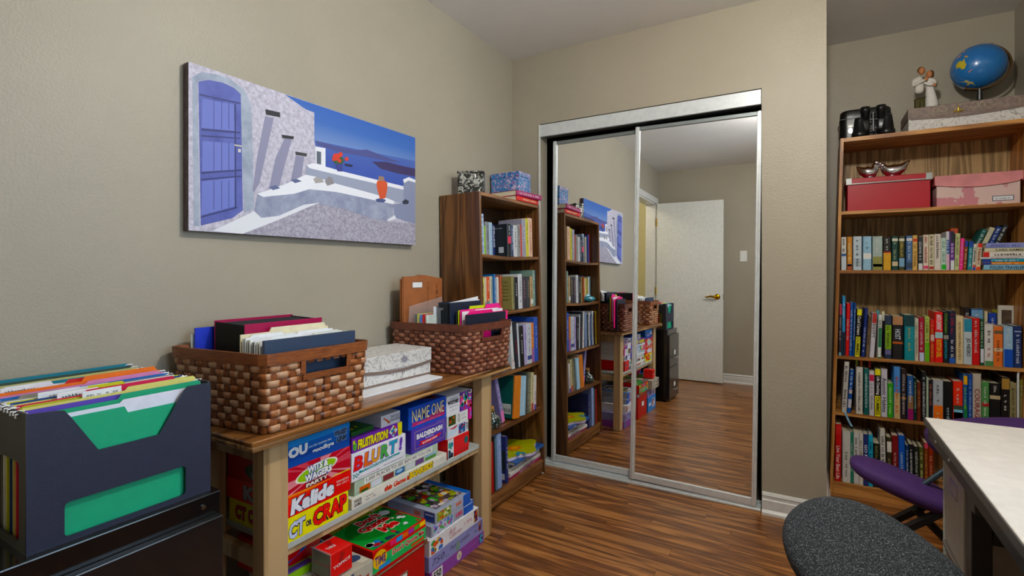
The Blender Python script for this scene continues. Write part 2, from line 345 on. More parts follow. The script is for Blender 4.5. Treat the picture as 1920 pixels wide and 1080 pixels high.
nt.links.new(fr.outputs[0],mx.inputs[0]); nt.links.new(tp.outputs[0],mx.inputs[1]); nt.links.new(gs.outputs[0],mx.inputs[2]); nt.links.new(mx.outputs[0],nn['Material Output'].inputs[0])
for s in(-1,1): box('pane',(.038,min(s*.02,s*(hy-.01)),-hz+.01),(.042,max(s*.02,s*(hy-.01)),hz-.01),GL,wn)
CANVAS=[('sky',[(0.318,0.997),(1,1),(1,0.691),(0.442,0.728),(0.442,0.935),(0.404,0.939)]),
('sea',[(0.442,0.728),(1,0.784),(1,0.583),(0.916,0.512),(0.572,0.528),(0.489,0.552),(0.489,0.691),(0.448,0.688)]),
('4c5390',[(0.45,0.732),(0.544,0.728),(0.641,0.738),(0.703,0.769),(0.791,0.75),(0.91,0.736),(0.849,0.719),(0.682,0.704),(0.544,0.688),(0.455,0.701)]),
('3b3160',[(0.73,0.678),(0.814,0.707),(0.91,0.707),(1,0.712),(1,0.637),(0.885,0.629),(0.779,0.635)]),
('arch',[(0.01,0.915),(0.037,0.963),(0.078,0.978),(0.126,0.977),(0.171,0.94),(0.197,0.848),(0.205,0.171),(0.171,0.135),(0.163,0.58),(0.159,0.902),(0.139,0.932),(0.102,0.942),(0.06,0.932),(0.026,0.901),(0.032,0.03),(0.015,0.028)]),
('door',[(0.028,0.9),(0.06,0.93),(0.102,0.94),(0.139,0.929),(0.16,0.902),(0.167,0.154),(0.132,0.096),(0.035,0.034)]),
('2d3572',[(0.032,0.828),(0.159,0.846),(0.159,0.837),(0.032,0.818)]),
('6a78c8',[(0.04,0.805),(0.137,0.822),(0.14,0.656),(0.037,0.625)]),
('6a78c8',[(0.04,0.548),(0.142,0.576),(0.142,0.408),(0.039,0.361)]),
('6a78c8',[(0.039,0.303),(0.142,0.359),(0.142,0.174),(0.037,0.097)]),
('2d3572',[(0.036,0.621),(0.159,0.658),(0.159,0.648),(0.036,0.609)]),
('2d3572',[(0.036,0.581),(0.159,0.62),(0.159,0.613),(0.036,0.572)]),
('2d3572',[(0.036,0.358),(0.163,0.418),(0.163,0.408),(0.036,0.346)]),
('2d3572',[(0.036,0.316),(0.163,0.378),(0.163,0.37),(0.036,0.306)]),
('2d3572',[(0.036,0.092),(0.148,0.173),(0.148,0.163),(0.036,0.081)]),
('3a448c',[(0.073,0.808),(0.075,0.809),(0.075,0.637),(0.073,0.636)]),
('3a448c',[(0.073,0.555),(0.075,0.555),(0.075,0.38),(0.073,0.38)]),
('3a448c',[(0.073,0.318),(0.075,0.317),(0.075,0.14),(0.073,0.14)]),
('3a448c',[(0.097,0.822),(0.099,0.822),(0.099,0.649),(0.097,0.648)]),
('3a448c',[(0.097,0.566),(0.099,0.566),(0.099,0.389),(0.097,0.388)]),
('3a448c',[(0.097,0.325),(0.099,0.325),(0.099,0.145),(0.097,0.145)]),
('3a448c',[(0.12,0.836),(0.122,0.836),(0.122,0.66),(0.12,0.659)]),
('3a448c',[(0.12,0.576),(0.122,0.576),(0.122,0.396),(0.12,0.396)]),
('3a448c',[(0.12,0.332),(0.122,0.332),(0.122,0.15),(0.12,0.149)]),
('2d3572',[(0.139,0.828),(0.144,0.831),(0.145,0.171),(0.14,0.166)]),
('c9c2ae',[(0.139,0.569),(0.163,0.572),(0.163,0.562),(0.139,0.56)]),
('d5d2cc',[(0.151,0.545),(0.16,0.548),(0.16,0.526),(0.151,0.524)]),
('8d8daa',[(0.245,0.804),(0.277,0.811),(0.225,0.349),(0.205,0.279),(0.2,0.291),(0.217,0.526)]),
('8d8daa',[(0.318,0.687),(0.347,0.694),(0.297,0.344),(0.258,0.312),(0.284,0.539)]),
('8d8daa',[(0.364,0.584),(0.398,0.588),(0.385,0.419),(0.342,0.392)]),
('20222a',[(0.245,0.852),(0.3,0.86),(0.301,0.826),(0.248,0.817)]),
('24262c',[(0.306,0.709),(0.356,0.718),(0.353,0.697),(0.31,0.686)]),
('3a3c40',[(0.36,0.614),(0.41,0.618),(0.409,0.596),(0.364,0.589)]),
('eceef6',[(0.446,0.683),(0.492,0.692),(0.492,0.553),(0.448,0.547)]),
('5c6672',[(0.452,0.654),(0.472,0.655),(0.472,0.559),(0.452,0.56)]),
('9aa2ba',[(0.408,0.528),(0.437,0.547),(0.582,0.529),(0.92,0.505),(0.92,0.372),(0.861,0.369),(0.791,0.399),(0.544,0.434),(0.446,0.458),(0.404,0.462)]),
('eceef6',[(0.408,0.533),(0.437,0.558),(0.582,0.542),(0.92,0.526),(0.92,0.494),(0.563,0.507),(0.421,0.515)]),
('eceef6',[(0.216,0.273),(0.325,0.372),(0.404,0.462),(0.446,0.461),(0.544,0.437),(0.791,0.402),(0.864,0.376),(0.852,0.343),(0.682,0.36),(0.544,0.371),(0.421,0.359),(0.356,0.307),(0.295,0.267),(0.238,0.257)]),
('bench',[(0.217,0.27),(0.238,0.258),(0.356,0.31),(0.421,0.361),(0.544,0.373),(0.682,0.362),(0.857,0.348),(0.852,0.224),(0.814,0.194),(0.724,0.201),(0.582,0.252),(0.455,0.265),(0.388,0.214),(0.295,0.141),(0.231,0.116),(0.206,0.162)]),
('8890ae',[(0.92,0.585),(0.955,0.609),(1,0.601),(1,0.196),(0.861,0.233),(0.857,0.348),(0.92,0.376)]),
('eceef6',[(0.916,0.584),(0.955,0.62),(1,0.608),(1,0.583),(0.951,0.587),(0.925,0.555)]),
('gravel',[(0.164,0),(0.295,0.127),(0.388,0.211),(0.455,0.262),(0.582,0.25),(0.724,0.198),(0.814,0.191),(1,0.198),(1,0),(0.164,0)]),
('e4e6ee',[(0.069,0.006),(0.205,0.155),(0.231,0.116),(0.295,0.141),(0.396,0.241),(0.467,0.273),(0.404,0.217),(0.295,0.114),(0.165,0)]),
('e4e6ee',[(0.814,0.202),(0.864,0.254),(0.873,0.226),(0.831,0.197)]),
('5a6490',[(0.259,0.33),(0.284,0.351),(0.301,0.334),(0.273,0.313)]),
('5a6490',[(0.341,0.405),(0.368,0.419),(0.388,0.409),(0.36,0.387)]),
('3a4090',[(0.54,0.596),(0.574,0.602),(0.572,0.541),(0.547,0.535)]),
('2f5a34',[(0.524,0.631),(0.553,0.675),(0.582,0.638),(0.572,0.598),(0.535,0.591)]),
('a9a5a2',[(0.436,0.441),(0.45,0.459),(0.474,0.458),(0.485,0.431),(0.446,0.411)]),
('8d8a8e',[(0.488,0.439),(0.505,0.48),(0.522,0.479),(0.533,0.435),(0.5,0.408)]),
('1f2348',[(0.582,0.608),(0.626,0.614),(0.621,0.594),(0.586,0.59)]),
('4a5588',[(0.748,0.365),(0.779,0.386),(0.811,0.374),(0.797,0.349),(0.757,0.345)]),
('9a7a6a',[(0.766,0.57),(0.797,0.573),(0.801,0.535),(0.764,0.526)]),
('d4542a',[(0.759,0.525),(0.805,0.539),(0.818,0.523),(0.818,0.476),(0.807,0.39),(0.775,0.375),(0.759,0.451),(0.754,0.499)]),
('2f3648',[(0.91,0.384),(0.933,0.412),(0.956,0.4),(0.951,0.372),(0.92,0.362)]),
('d63c26',[(0.561,0.651),(0.555,0.628),(0.542,0.614),(0.529,0.618),(0.524,0.637),(0.529,0.66),(0.542,0.674),(0.555,0.67)]),
('d63c26',[(0.575,0.676),(0.571,0.661),(0.563,0.652),(0.554,0.654),(0.55,0.667),(0.554,0.682),(0.563,0.691),(0.571,0.689)]),
('d63c26',[(0.604,0.653),(0.601,0.639),(0.593,0.632),(0.586,0.634),(0.583,0.644),(0.586,0.658),(0.593,0.665),(0.601,0.663)]),
('d63c26',[(0.538,0.625),(0.536,0.614),(0.53,0.608),(0.524,0.61),(0.522,0.618),(0.524,0.629),(0.53,0.635),(0.536,0.633)]),
('d63c26',[(0.568,0.624),(0.565,0.612),(0.559,0.605),(0.552,0.607),(0.549,0.617),(0.552,0.629),(0.559,0.635),(0.565,0.634)]),
]
# ================================================================ LEFT WALL: canvas print
def pic(name,a,b,scale,ramp=(.35,.65),bump=0):
    m=bpy.data.materials.new(name); n,l,bs=nodes(m); tc=N(n,'ShaderNodeTexCoord'); nz=N(n,'ShaderNodeTexNoise',Scale=scale,Detail=5.0,Roughness=.65); l.new(tc.outputs['Object'],nz.inputs['Vector'])
    cr=N(n,'ShaderNodeValToRGB'); l.new(nz.outputs['Fac'],cr.inputs[0]); e=cr.color_ramp.elements; e[0].position,e[1].position=ramp; e[0].color=(*lin(a),1); e[1].color=(*lin(b),1)
    l.new(cr.outputs[0],bs.inputs['Base Color']); bs.inputs['Roughness'].default_value=.6; return m
def picgrad(name,stops,z0,z1):
    m=bpy.data.materials.new(name); n,l,bs=nodes(m); tc=N(n,'ShaderNodeTexCoord'); sp=N(n,'ShaderNodeSeparateXYZ'); l.new(tc.outputs['Object'],sp.inputs[0])
    mr=N(n,'ShaderNodeMapRange'); mr.inputs['From Min'].default_value=z0; mr.inputs['From Max'].default_value=z1; l.new(sp.outputs[2],mr.inputs['Value'])
    cr=N(n,'ShaderNodeValToRGB'); l.new(mr.outputs[0],cr.inputs[0]); e=cr.color_ramp.elements; e[0].color=(*lin(stops[0]),1); e[1].color=(*lin(stops[-1]),1)
    for i,s in enumerate(stops[1:-1]): x=e.new((i+1)/(len(stops)-1)); x.color=(*lin(s),1)
    l.new(cr.outputs[0],bs.inputs['Base Color']); bs.inputs['Roughness'].default_value=.6; return m
cy0,cy1,cz0,cz1=.797,1.775,1.266,1.754
cv=empty('canvas_print',(0,(cy0+cy1)/2,cz0)); tag(cv,'wide canvas print of a white seaside terrace with a blue arched door','wall art')
CW=(cy1-cy0)/2; CHh=cz1-cz0
box('stretched_canvas',(.004,-CW,0),(.03,CW,CHh),pic('canvas_edge','4a3a3c','6a5860',30),cv,.0012)
PM={'sky':picgrad('print_sky',['97a2c6','6c8cc6','3a6cbc','2f62b8'],.30,.49),'sea':picgrad('print_sea',['3450ae','4a68b4'],.24,.40),'arch':pic('print_arch','8b98ae','aab4c6',25),'door':pic('print_door','4450a0','5a66b6',14),
    'bench':pic('print_bench','7f88a6','a4abc2',18),'gravel':pic('print_gravel','8a869a','b9b5c4',90),'wall':pic('print_stucco','aaa6b8','d2cede',70)}
mats=[];V=[];F=[];MI=[]
for k,(c,pts) in enumerate([('wall',[(0,0),(1,0),(1,1),(0,1)])]+CANVAS):
    m=PM.get(c) or pic('print_'+c,c,c,20)
    if m not in mats: mats.append(m)
    i0=len(V); V+=[(.0303+.00002*k,-CW+u*2*CW,v*CHh) for u,v in pts]; F.append(tuple(range(i0,i0+len(pts)))); MI.append(mats.index(m))
    if m not in PM.values(): PM[c]=m
me=mesh('printed_picture',V,F)
for m in mats: me.materials.append(m)
for p,i in zip(me.polygons,MI): p.material_index=i
link('printed_picture',me,None,cv)

# ================================================================ TABLE
PINE=wood('pine_leg','9a7848','c2a274',2,ring=2.5,rough=.55,grain=.7); PLY=wood('plywood_edge','8a6238','c9a068',1,ring=6,rough=.6)
TOPW=wood('oak_table_top','4a2a10','94602e',1,ring=4,rough=.28,mid='75471c',coat=.3)
TZ=.732
tb=empty('console_table',(0,0,0)); tag(tb,'long oak topped table with pale pine legs along the left wall','table')
box('table_top',(.035,.745,TZ-.012),(.415,1.974,TZ),TOPW,tb,.003)
box('edge_moulding',(.028,.742,TZ-.024),(.421,1.975,TZ-.0115),wood('oak_moulding','5a3818','b08450',1,ring=6,rough=.4),tb,.004,2)
for yy0,yy1 in ((.803,.874),(1.805,1.88)):
    for xx0,xx1 in ((.326,.375),(.04,.089)): box('leg',(xx0,yy0,0),(xx1,yy1,TZ-.024),PINE,tb,.002)
    box('cross_rail',(.0895,yy0+.02,.355),(.3255,yy0+.045,.395),PINE,tb,.001); box('cross_rail',(.0895,yy0+.02,TZ-.09),(.3255,yy0+.045,TZ-.0245),PINE,tb,.001)
box('shelf_board',(.045,.876,.395),(.362,1.803,.411),mat('b5b9b4',.45,name='grey_white_shelf'),tb,.001)
for xx in (.06,.335): box('shelf_batten',(xx,.849,.375),(xx+.02,1.829,.3945),PINE,tb,.001)

# ================================================================ FILING CABINET + HANGING FILE BOX
BLK=mat('0b0b0c',.22,coat=.4,name='black_enamel'); CHR=mat('c9cccc',.2,1,name='chrome')
fc=empty('filing_cabinet',(0,0,0)); tag(fc,'black metal two-drawer filing cabinet in the left foreground','filing cabinet')
FX,FY0,FY1,FZ=.462,.268,.655,.66
box('cabinet_body',(.04,FY0,.012),(FX-.02,FY1,FZ),BLK,fc,.003,2)
for z in (.02,.318):
    d=box('drawer',(FX-.0195,FY0+.006,z),(FX,FY1-.006,z+.294),mat('141415',.25,coat=.3),fc,.003,2)
    yc=(FY0+FY1)/2; box('label_holder',(FX,yc-.035,z+.10),(FX+.004,yc+.035,z+.15),CHR,d,.001); box('label_card',(FX+.004,yc-.028,z+.107),(FX+.0045,yc+.028,z+.143),mat('e4e4e0',.6),d)
    link('drawer_handle',mesh('drawer_handle',*tube([(FX,yc-.05,z+.08),(FX+.022,yc-.045,z+.08),(FX+.022,yc+.045,z+.08),(FX,yc+.05,z+.08)],.005)),CHR,d)
link('lock',mesh('lock',*xf(lathe([(.005,0),(.005,.003)],12),Matrix.Translation((FX-.0195,FY1-.04,.636))@Matrix.Rotation(R(90),4,'Y'))),CHR,fc)
for x in (.06,FX-.05):
    for y in (FY0+.03,FY1-.03): link('foot',mesh('foot',*xf(lathe([(.014,0),(.014,.012)],12),Matrix.Translation((x,y,0)))),mat('1a1a1a',.6),fc)
fb=empty('hanging_file_box',(0,0,FZ)); tag(fb,'black plastic hanging file box with cut-out front, on the filing cabinet','file box')
PLA=mat('23273a',.5,bump=.35,bscale=500,name='black_grained_plastic'); PLE=mat('1d1c18',.55,bump=.3,bscale=500)  # second plastic is a darker copy: shade on the box ends put into colour
XF_,XB_,Y0_,Y1_,HB=.425,.03,.331,.641,.243
U=lambda y:y-Y0_
out=[(0,0),(.31,0),(.31,HB-.003),(.262,.240),(.254,.232),(.207,.152),(.103,.152),(.062,.223),(.052,.238),(.042,HB-.003),(0,HB)]
plate('front_panel',out,[rrect(.052,.258,.010,.072,.008)],.004,PLA,fb,((XF_,Y0_,0),(0,1,0),(0,0,1)))
plate('back_panel',[(0,0),(.31,0),(.31,HB),(0,HB)],[],.004,PLA,fb,((XB_+.004,Y0_,0),(0,1,0),(0,0,1)))
L_=XF_-XB_-.0082
for yy,nm in ((Y0_+.004,'end_panel'),(Y1_,'end_panel')):
    # end panels: plate facing -Y
    plate(nm,[(0,0),(L_,0),(L_,HB),(0,HB)],[rrect(L_*.62,L_-.03,.015,.155,.01)],.004,PLE,fb,((XB_+.0041,yy-.004,0),(1,0,0),(0,0,1)))
box('box_floor',(XB_+.0042,Y0_+.0042,0),(XF_-.0042,Y1_-.0042,.003),PLE,fb)
HOOK=mat('e8eaee',.3)
def hangfolder(x,col,top,desc,tab=None,ymar=.006,label=None,lean=0,hooks=True,z0=.006):
    """folder hanging in the file box: two leaves joined at the bottom, optional tab, hooks on the end rails"""
    o=empty('file_folder',(x,(Y0_+Y1_)/2,FZ)); tag(o,desc,'folder','folders in the black file box')
    W=(Y1_-Y0_)/2-.008; m=mat(col,.6)
    pts=[(-W,z0),(W,z0),(W,top)]
    if tab:
        a,b,h=tab; a=-W+2*W*a; b=-W+2*W*b; pts+=[(b+.006,top),(b,top+h),(a,top+h),(a-.006,top)]
    pts+=[(-W,top)]
    plate('leaf',pts,[],.0008,m,o,((.0012,0,0),(0,1,0),(0,0,1)))
    plate('leaf',[(-W,z0),(W,z0),(W,top-.003),(-W,top-.003)],[],.0008,m,o,((-.0012,0,0),(0,1,0),(0,0,1)))
    if hooks:
        for s in(-1,1): link('hook',mesh('hook',*joinvf([tube([(0,s*(W-.004),top-.004),(0,s*(W+.012),top-.004),(0,s*(W+.012),top-.010)],.0016,6)])),HOOK,o)
    return o
def joinvf(L):
    V=[];F=[]
    for v,f in L: k=len(V); V+=v; F+=[tuple(i+k for i in q) for q in f]
    return V,F
FOL=[(.416,'2aa07a',.209,'bright green folder right behind the front panel of the file box',(.0,.48,.013),False),(.411,'e2e4f2',.229,'white paper folder just behind the foremost green folder',(.48,1,.006),False),(.404,'1f9a74',.236,'second green folder with a wide tab, behind the white one',(.48,.98,.009),False),
 (.393,'5a44a8',.243,'purple hanging folder behind the green ones',None,True),(.382,'dcd68a',.246,'pale yellow folder behind the purple one',(.55,.98,.007),True),
 (.368,'b5b23c',.244,'olive yellow folder with a white tab on its left',(.02,.4,.003),True),(.354,'c42a50',.247,'crimson folder with a wide tab',(.35,.88,.008),True),(.338,'e0dc8e',.246,'second pale yellow folder behind the crimson one',None,True),
 (.322,'22417a',.247,'dark blue folder behind the yellow ones',None,True),(.306,'d9d84a',.246,'lemon yellow folder with a grey tab',(.42,.62,.007),True),(.29,'dfe2ea',.245,'white folder with a tan tab in the middle',(.3,.55,.006),True),(.274,'8f8c80',.244,'grey folder in the middle of the file box',(.1,.3,.006),True),
 (.257,'2f6ab0',.246,'mid blue folder behind the grey one',None,True),(.24,'d58ab4',.247,'pink folder behind the blue one',(.5,.95,.005),True),(.222,'e07a34',.25,'orange folder with a long tab',(.5,.96,.01),True),(.205,'c4302c',.247,'red folder behind the orange one',(.42,.6,.008),True),
 (.185,'e6e8f0',.247,'white tabbed folder near the back',(.1,.34,.008),True),(.165,'3a3a52',.243,'charcoal folder near the back',None,True),(.14,'2c8296',.246,'teal folder near the wall',None,True),(.112,'c9c48c',.246,'straw folder near the wall',None,True),(.085,'39483c',.247,'moss green folder near the wall',None,True),(.058,'2f7a8c',.25,'rearmost blue green folder against the box back',None,True)]
for i,(x,c,t,d,tab,hk) in enumerate(FOL): hangfolder(x-.003,c,t,d,tab,hooks=hk)
for x,a,b in ((.372,.3,.52),(.345,.2,.42),(.31,.14,.36),(.2,.06,.26)):
    W=(Y1_-Y0_)-.016; yy=Y0_+.008+W*a; y2=Y0_+.008+W*b
    o=empty('index_tab',(x,yy,FZ+.236)); tag(o,'white plastic index tab on the folders, %s from the front'%{.372:'nearest',.345:'second',.31:'third',.2:'fourth'}[x],'index tab','white index tabs in the file box')
    box('tab_sleeve',(-.0012,0,0),(.0012,y2-yy,.02),mat('eceef2',.25),o,.0005); flat(o,'small_print',scribble(10,int(x*999)),(.0012,.006,.006),(0,y2-yy-.012,0),(0,0,.009),mat('1f7a6a' if x==.345 else '9a9aa4',.5),.0003)
# ================================================================ WOVEN BASKETS
def splint(name,a,b,toned,mid=None):
    m=bpy.data.materials.new(name); n,l,bs=nodes(m); tc=N(n,'ShaderNodeTexCoord'); mp=N(n,'ShaderNodeMapping'); mp.inputs['Scale'].default_value=(60,60,300) if toned==True else ((300,300,40) if not toned else (30,30,420)); l.new(tc.outputs['Object'],mp.inputs['Vector'])
    nz=N(n,'ShaderNodeTexNoise',Scale=1.,Detail=3.0); l.new(mp.outputs[0],nz.inputs['Vector']); cr=N(n,'ShaderNodeValToRGB'); e=cr.color_ramp.elements; e[0].position=.3; e[1].position=.75; e[0].color=(*lin(a),1); e[1].color=(*lin(b),1)
    if mid: xx=e.new(.52); xx.color=(*lin(mid),1)
    if toned==True:
        at=N(n,'ShaderNodeAttribute',attribute_name='tone'); mx=N(n,'ShaderNodeMath',operation='MULTIPLY_ADD'); mx.inputs[1].default_value=.35; l.new(nz.outputs['Fac'],mx.inputs[0]); l.new(at.outputs['Fac'],mx.inputs[2]); l.new(mx.outputs[0],cr.inputs[0])
    else: l.new(nz.outputs['Fac'],cr.inputs[0])
    l.new(cr.outputs[0],bs.inputs['Base Color']); bs.inputs['Roughness'].default_value=.45; return m
def basket(label,quad,h,rows,pitch,cols,hole,seed):
    """quad = rim corners BL,FL,FR,BR (x,y); hole=(f0,f1,drop0,drop1) along the front side as fraction, metres below rim"""
    a,b,c_,d_=cols; MWv=splint('splint_weaver_%d'%seed,a,b,True,d_); MS=splint('splint_stake_%d'%seed,c_,d_,False); MR=splint('splint_rim_%d'%seed,c_,d_,'rim')
    ctr=Vector((sum(p[0] for p in quad)/4,sum(p[1] for p in quad)/4)); o=empty('woven_basket',(ctr.x,ctr.y,TZ)); tag(o,label,'basket','woven baskets on the console table')
    Q=[Vector(p)-ctr for p in quad]; rc=.02; q=random.Random(seed)
    # rounded outline, sampled densely; side index kept
    pts=[]
    for i in range(4):
        P=Q[i]; A=(Q[i-1]-P).normalized(); B=(Q[(i+1)%4]-P).normalized()
        s,e=P+A*rc,P+B*rc
        for k in range(5): t=k/4; pts.append(s*(1-t)**2+P*2*t*(1-t)+e*t*t)
    per=[0]
    for i in range(len(pts)): per.append(per[-1]+(pts[(i+1)%len(pts)]-pts[i]).length)
    Lp=per[-1]; NC=int(round(Lp/pitch/2))*2
    def at(u):
        t=(u%1)*Lp; lo=0
        while per[lo+1]<t: lo+=1
        f=(t-per[lo])/max(1e-9,per[lo+1]-per[lo]); A=pts[lo];B=pts[(lo+1)%len(pts)]; p=A.lerp(B,f); tg=(B-A).normalized(); return p,Vector((tg.y,-tg.x))
    def taper(z): return 1-.055*(1-z/h)
    # front side range in u
    uF0=min((per[i]/Lp for i in range(len(pts)) if (pts[i]-Q[1]).length<rc*1.01)); uF1=max((per[i]/Lp for i in range(len(pts)) if (pts[i]-Q[2]).length<rc*1.01))
    h0,h1=uF0+(uF1-uF0)*hole[0],uF0+(uF1-uF0)*hole[1]; half=.5
    def inhole(u,z):
        for off in (0,half):
            x=(u-off)%1
            if h0<x<h1 and h-hole[3]<z<h-hole[2]: return True
        return False
    rimh=.03; rh=(h-rimh-.002)/rows; amp=.0026; th=.0014
    def P3(u,z,off):
        p,nn=at(u); k=taper(z); return (p.x*k+nn.x*off,p.y*k+nn.y*off,z)
    SUB=4
    for r in range(rows):
        zc=.002+rh*(r+.5); V=[];F=[];tone=[]; n=NC*SUB
        ct=[q.uniform(.15,.75) for _ in range(NC)]
        for i in range(n):
            u=i/n; cell=(i/SUB); off=amp*math.cos(math.pi*(cell-.5-.0)+math.pi*(r%2)+math.pi*.0)
            off=amp*math.sin(math.pi*cell+math.pi*(r%2))
            for dz,do in ((-.47,-.0004),(0,.0008),(.47,-.0004)): V.append(P3(u,zc+dz*rh,off+do+.0015)); tone.append(ct[int(cell)%NC]+(.12 if off>0 else -.2))
            for dz in (.47,-.47): V.append(P3(u,zc+dz*rh,off-th)); tone.append(.1)
        for i in range(n):
            if inhole((i+.5)/n,zc): continue
            a0,b0=i*5,((i+1)%n)*5
            for k in range(5): F.append((a0+k,b0+k,b0+(k+1)%5,a0+(k+1)%5))
        me=mesh('weaver',V,F,True); at_=me.attributes.new('tone','FLOAT','POINT'); at_.data.foreach_set('value',tone)
        link('weaver',me,MWv,o)
    for kx in range(NC):
        uc=(kx+.5)/NC; V=[];F=[]; wd=.34/NC; nz=rows*2
        segs=[]
        for j in range(nz+1):
            z=.002+(h-rimh*.6-.002)*j/nz; r=(z-.002)/rh
            sgn=math.sin(math.pi*(kx+.5)+math.pi*round(r-.5)); off=-.0014*(1 if sgn>0 else -1)
            V+=[P3(uc-wd,z,off),P3(uc,z,off+.0005),P3(uc+wd,z,off)]
            if j and not inhole(uc,z): segs.append(j)
        for j in segs:
            A=(j-1)*3; F+=[(A,A+1,A+4,A+3),(A+1,A+2,A+5,A+4)]
        link('stake',mesh('stake',V,F,True),MS,o)
    def band(name,z0,z1,off,th,u0=0,u1=1,n=72,m=MR):
        V=[];F=[]; closed=(u1-u0)>=1; cnt=n if closed else n+1
        for i in range(cnt):
            u=u0+(u1-u0)*i/n; V+=[P3(u,z0,off+th),P3(u,z1,off+th),P3(u,z1,off),P3(u,z0,off)]
        for i in range(n):
            A,B=i*4,((i+1)%cnt)*4
            for k in range(4): F.append((A+k,B+k,B+(k+1)%4,A+(k+1)%4))
        if not closed: F+=[(3,2,1,0),tuple(n*4+k for k in range(4))]
        return link(name,mesh(name,V,F),m,o)
    band('rim',h-rimh,h,.0045,.003); band('rim',h-rimh*.9,h-.001,-.006,.003)
    for off in (0,half):
        band('handle_strip',h-hole[3]-rimh*.55,h-hole[3],.003,.0035,h0-.006+off,h1+.006+off,10); 
        for uu in (h0-.011,h1): band('handle_strip',h-hole[3],h-rimh-.0005,.003,.003,uu+off,uu+.011+off,3)
    # base
    V=[P3(i/40,.004,-.003) for i in range(40)]; link('basket_base',mesh('basket_base',V,[tuple(range(40))]),MS,o)
    return o
B1Q=[(.032,.752),(.398,.790),(.418,1.118),(.052,1.085)]; B2Q=[(.035,1.612),(.408,1.655),(.436,1.952),(.06,1.905)]
basket('large woven basket of folders nearest the camera, with pale worn splints',B1Q,.206,9,.0272,('4e240e','b98f6c','6a3414','a25c28'),(.36,.74,.036,.066),1)
basket('reddish brown woven basket beside the narrow bookcase',B2Q,.202,10,.025,('44201a','a06c52','4a2218','85492f'),(.33,.72,.033,.06),2)
# ---- contents: thin upright sheets; x position, y range, z top
def sheet(name,cat,x,y0,y1,z0,z1,th,col,label,group=None,tab=None,rz=0,parts=(),leaf='cover',rough=.5,slope=0,lean=0):
    o=empty(name,(x,y0,z0),rz); tag(o,label,cat,group); o.rotation_euler=(0,R(lean),rz); W=y1-y0; Hh=z1-z0
    pts=[(0,0),(W,0),(W,Hh+slope)]
    if tab: a,b,hh=tab; pts+=[(W*b,Hh+slope*b),(W*b-.006,Hh+hh),(W*a+.006,Hh+hh),(W*a,Hh+slope*a)]
    pts+=[(0,Hh)]
    plate(leaf,pts,[],th,mat(col,rough),o,((th,0,0),(0,1,0),(0,0,1))); return o
zb=TZ+.012
def wallet(x0,x1,y0,y1,z1,col,side,label,folds=9,name='expanding_file',flap=None,z1b=None):
    """accordion file: two coloured covers, pleated black ends, divider sheets"""
    o=empty(name,(x0,y0,zb)); tag(o,label,'expanding file'); W=y1-y0; D=x1-x0; Hh=z1-zb; Hb=(z1b or z1)-zb
    m=mat(col,.4); box('cover',(D-.003,0,0),(D,W,Hh),m,o,.0008); box('cover',(0,0,0),(.003,W,Hb),m,o,.0008)
    for yy,nm in ((.002,'pleated_end'),(W-.008,'pleated_end')):
        V=[];n=folds*2
        for i in range(n+1):
            x=.003+(D-.006)*i/n; y=yy+(.006 if i%2 else 0); zt=Hb+(Hh-Hb)*i/n-.004
            V+=[(x,y,.004),(x,y,zt)]
        link(nm,mesh(nm,V,[(2*i,2*i+2,2*i+3,2*i+1) for i in range(n)]),mat(side,.5),o)
    for i in range(1,folds):
        x=.003+(D-.006)*i/folds; box('divider',(x-.0004,.01,.004),(x+.0004,W-.01,Hb+(Hh-Hb)*i/folds-.006),mat(['1c2420','3a3032','20262a'][i%3],.6),o)
    return o
w1=wallet(.075,.225,.845,1.165-.06,1.0,'961a48','0a0c0c','maroon accordion file with black pleated ends in the nearest basket',10,z1b=1.004)
sheet('folder','folder',.055,.80,1.06,zb,.985,.006,'2438b8','bright blue folder behind the maroon file, by the wall','papers in the nearest basket')
sheet('document','papers',.045,.795,1.04,zb,.968,.004,'c9ccc0','grey white papers closest to the wall in the nearest basket','papers in the nearest basket')
for i,(x,c,zt,tb_,lab) in enumerate([(.240,'e6dcc0',.975,(.3,.97,.012),'cream file folder with a wide tab behind the stacked papers'),(.252,'d0d4d0',.964,None,'light grey sheaf next to the cream folder'),(.262,'eceef0',.968,(.05,.4,.006),'white papers with a left tab in the middle of the nearest basket'),(.272,'b9bcb0',.962,None,'stone grey sheaf in the nearest basket'),(.283,'f0f0f2',.965,(.5,.9,.008),'white papers with a right tab in the nearest basket'),(.294,'8a9088',.958,None,'dull green grey folder in the nearest basket'),(.304,'e8eaee',.963,(.15,.5,.005),'white folder two places behind the navy binder'),(.314,'d6d8d0',.960,(.6,.95,.008),'off-white folder second behind the navy binder'),(.326,'f2f3f5',.963,None,'white sheaf directly behind the navy binder')]):
    sheet('paper_sheaf','papers',x,.822,1.125-.02,zb,zt,.0045,c,lab,'papers in the nearest basket',tb_,rz=-.03)
nb=sheet('binder','binder',.345,.818,1.108,zb,.966,.012,'2f3d54','navy blue binder showing through the handle hole of the nearest basket',None,None,rz=-.055)
for s in (.30,.42,.7): link('wire_hook',mesh('wire_hook',*tube([(0,0,0),(0,.012,0),(0,.012,-.012)],.0018,6)),HOOK,nb,(-.018,.278,.19+s*.02))
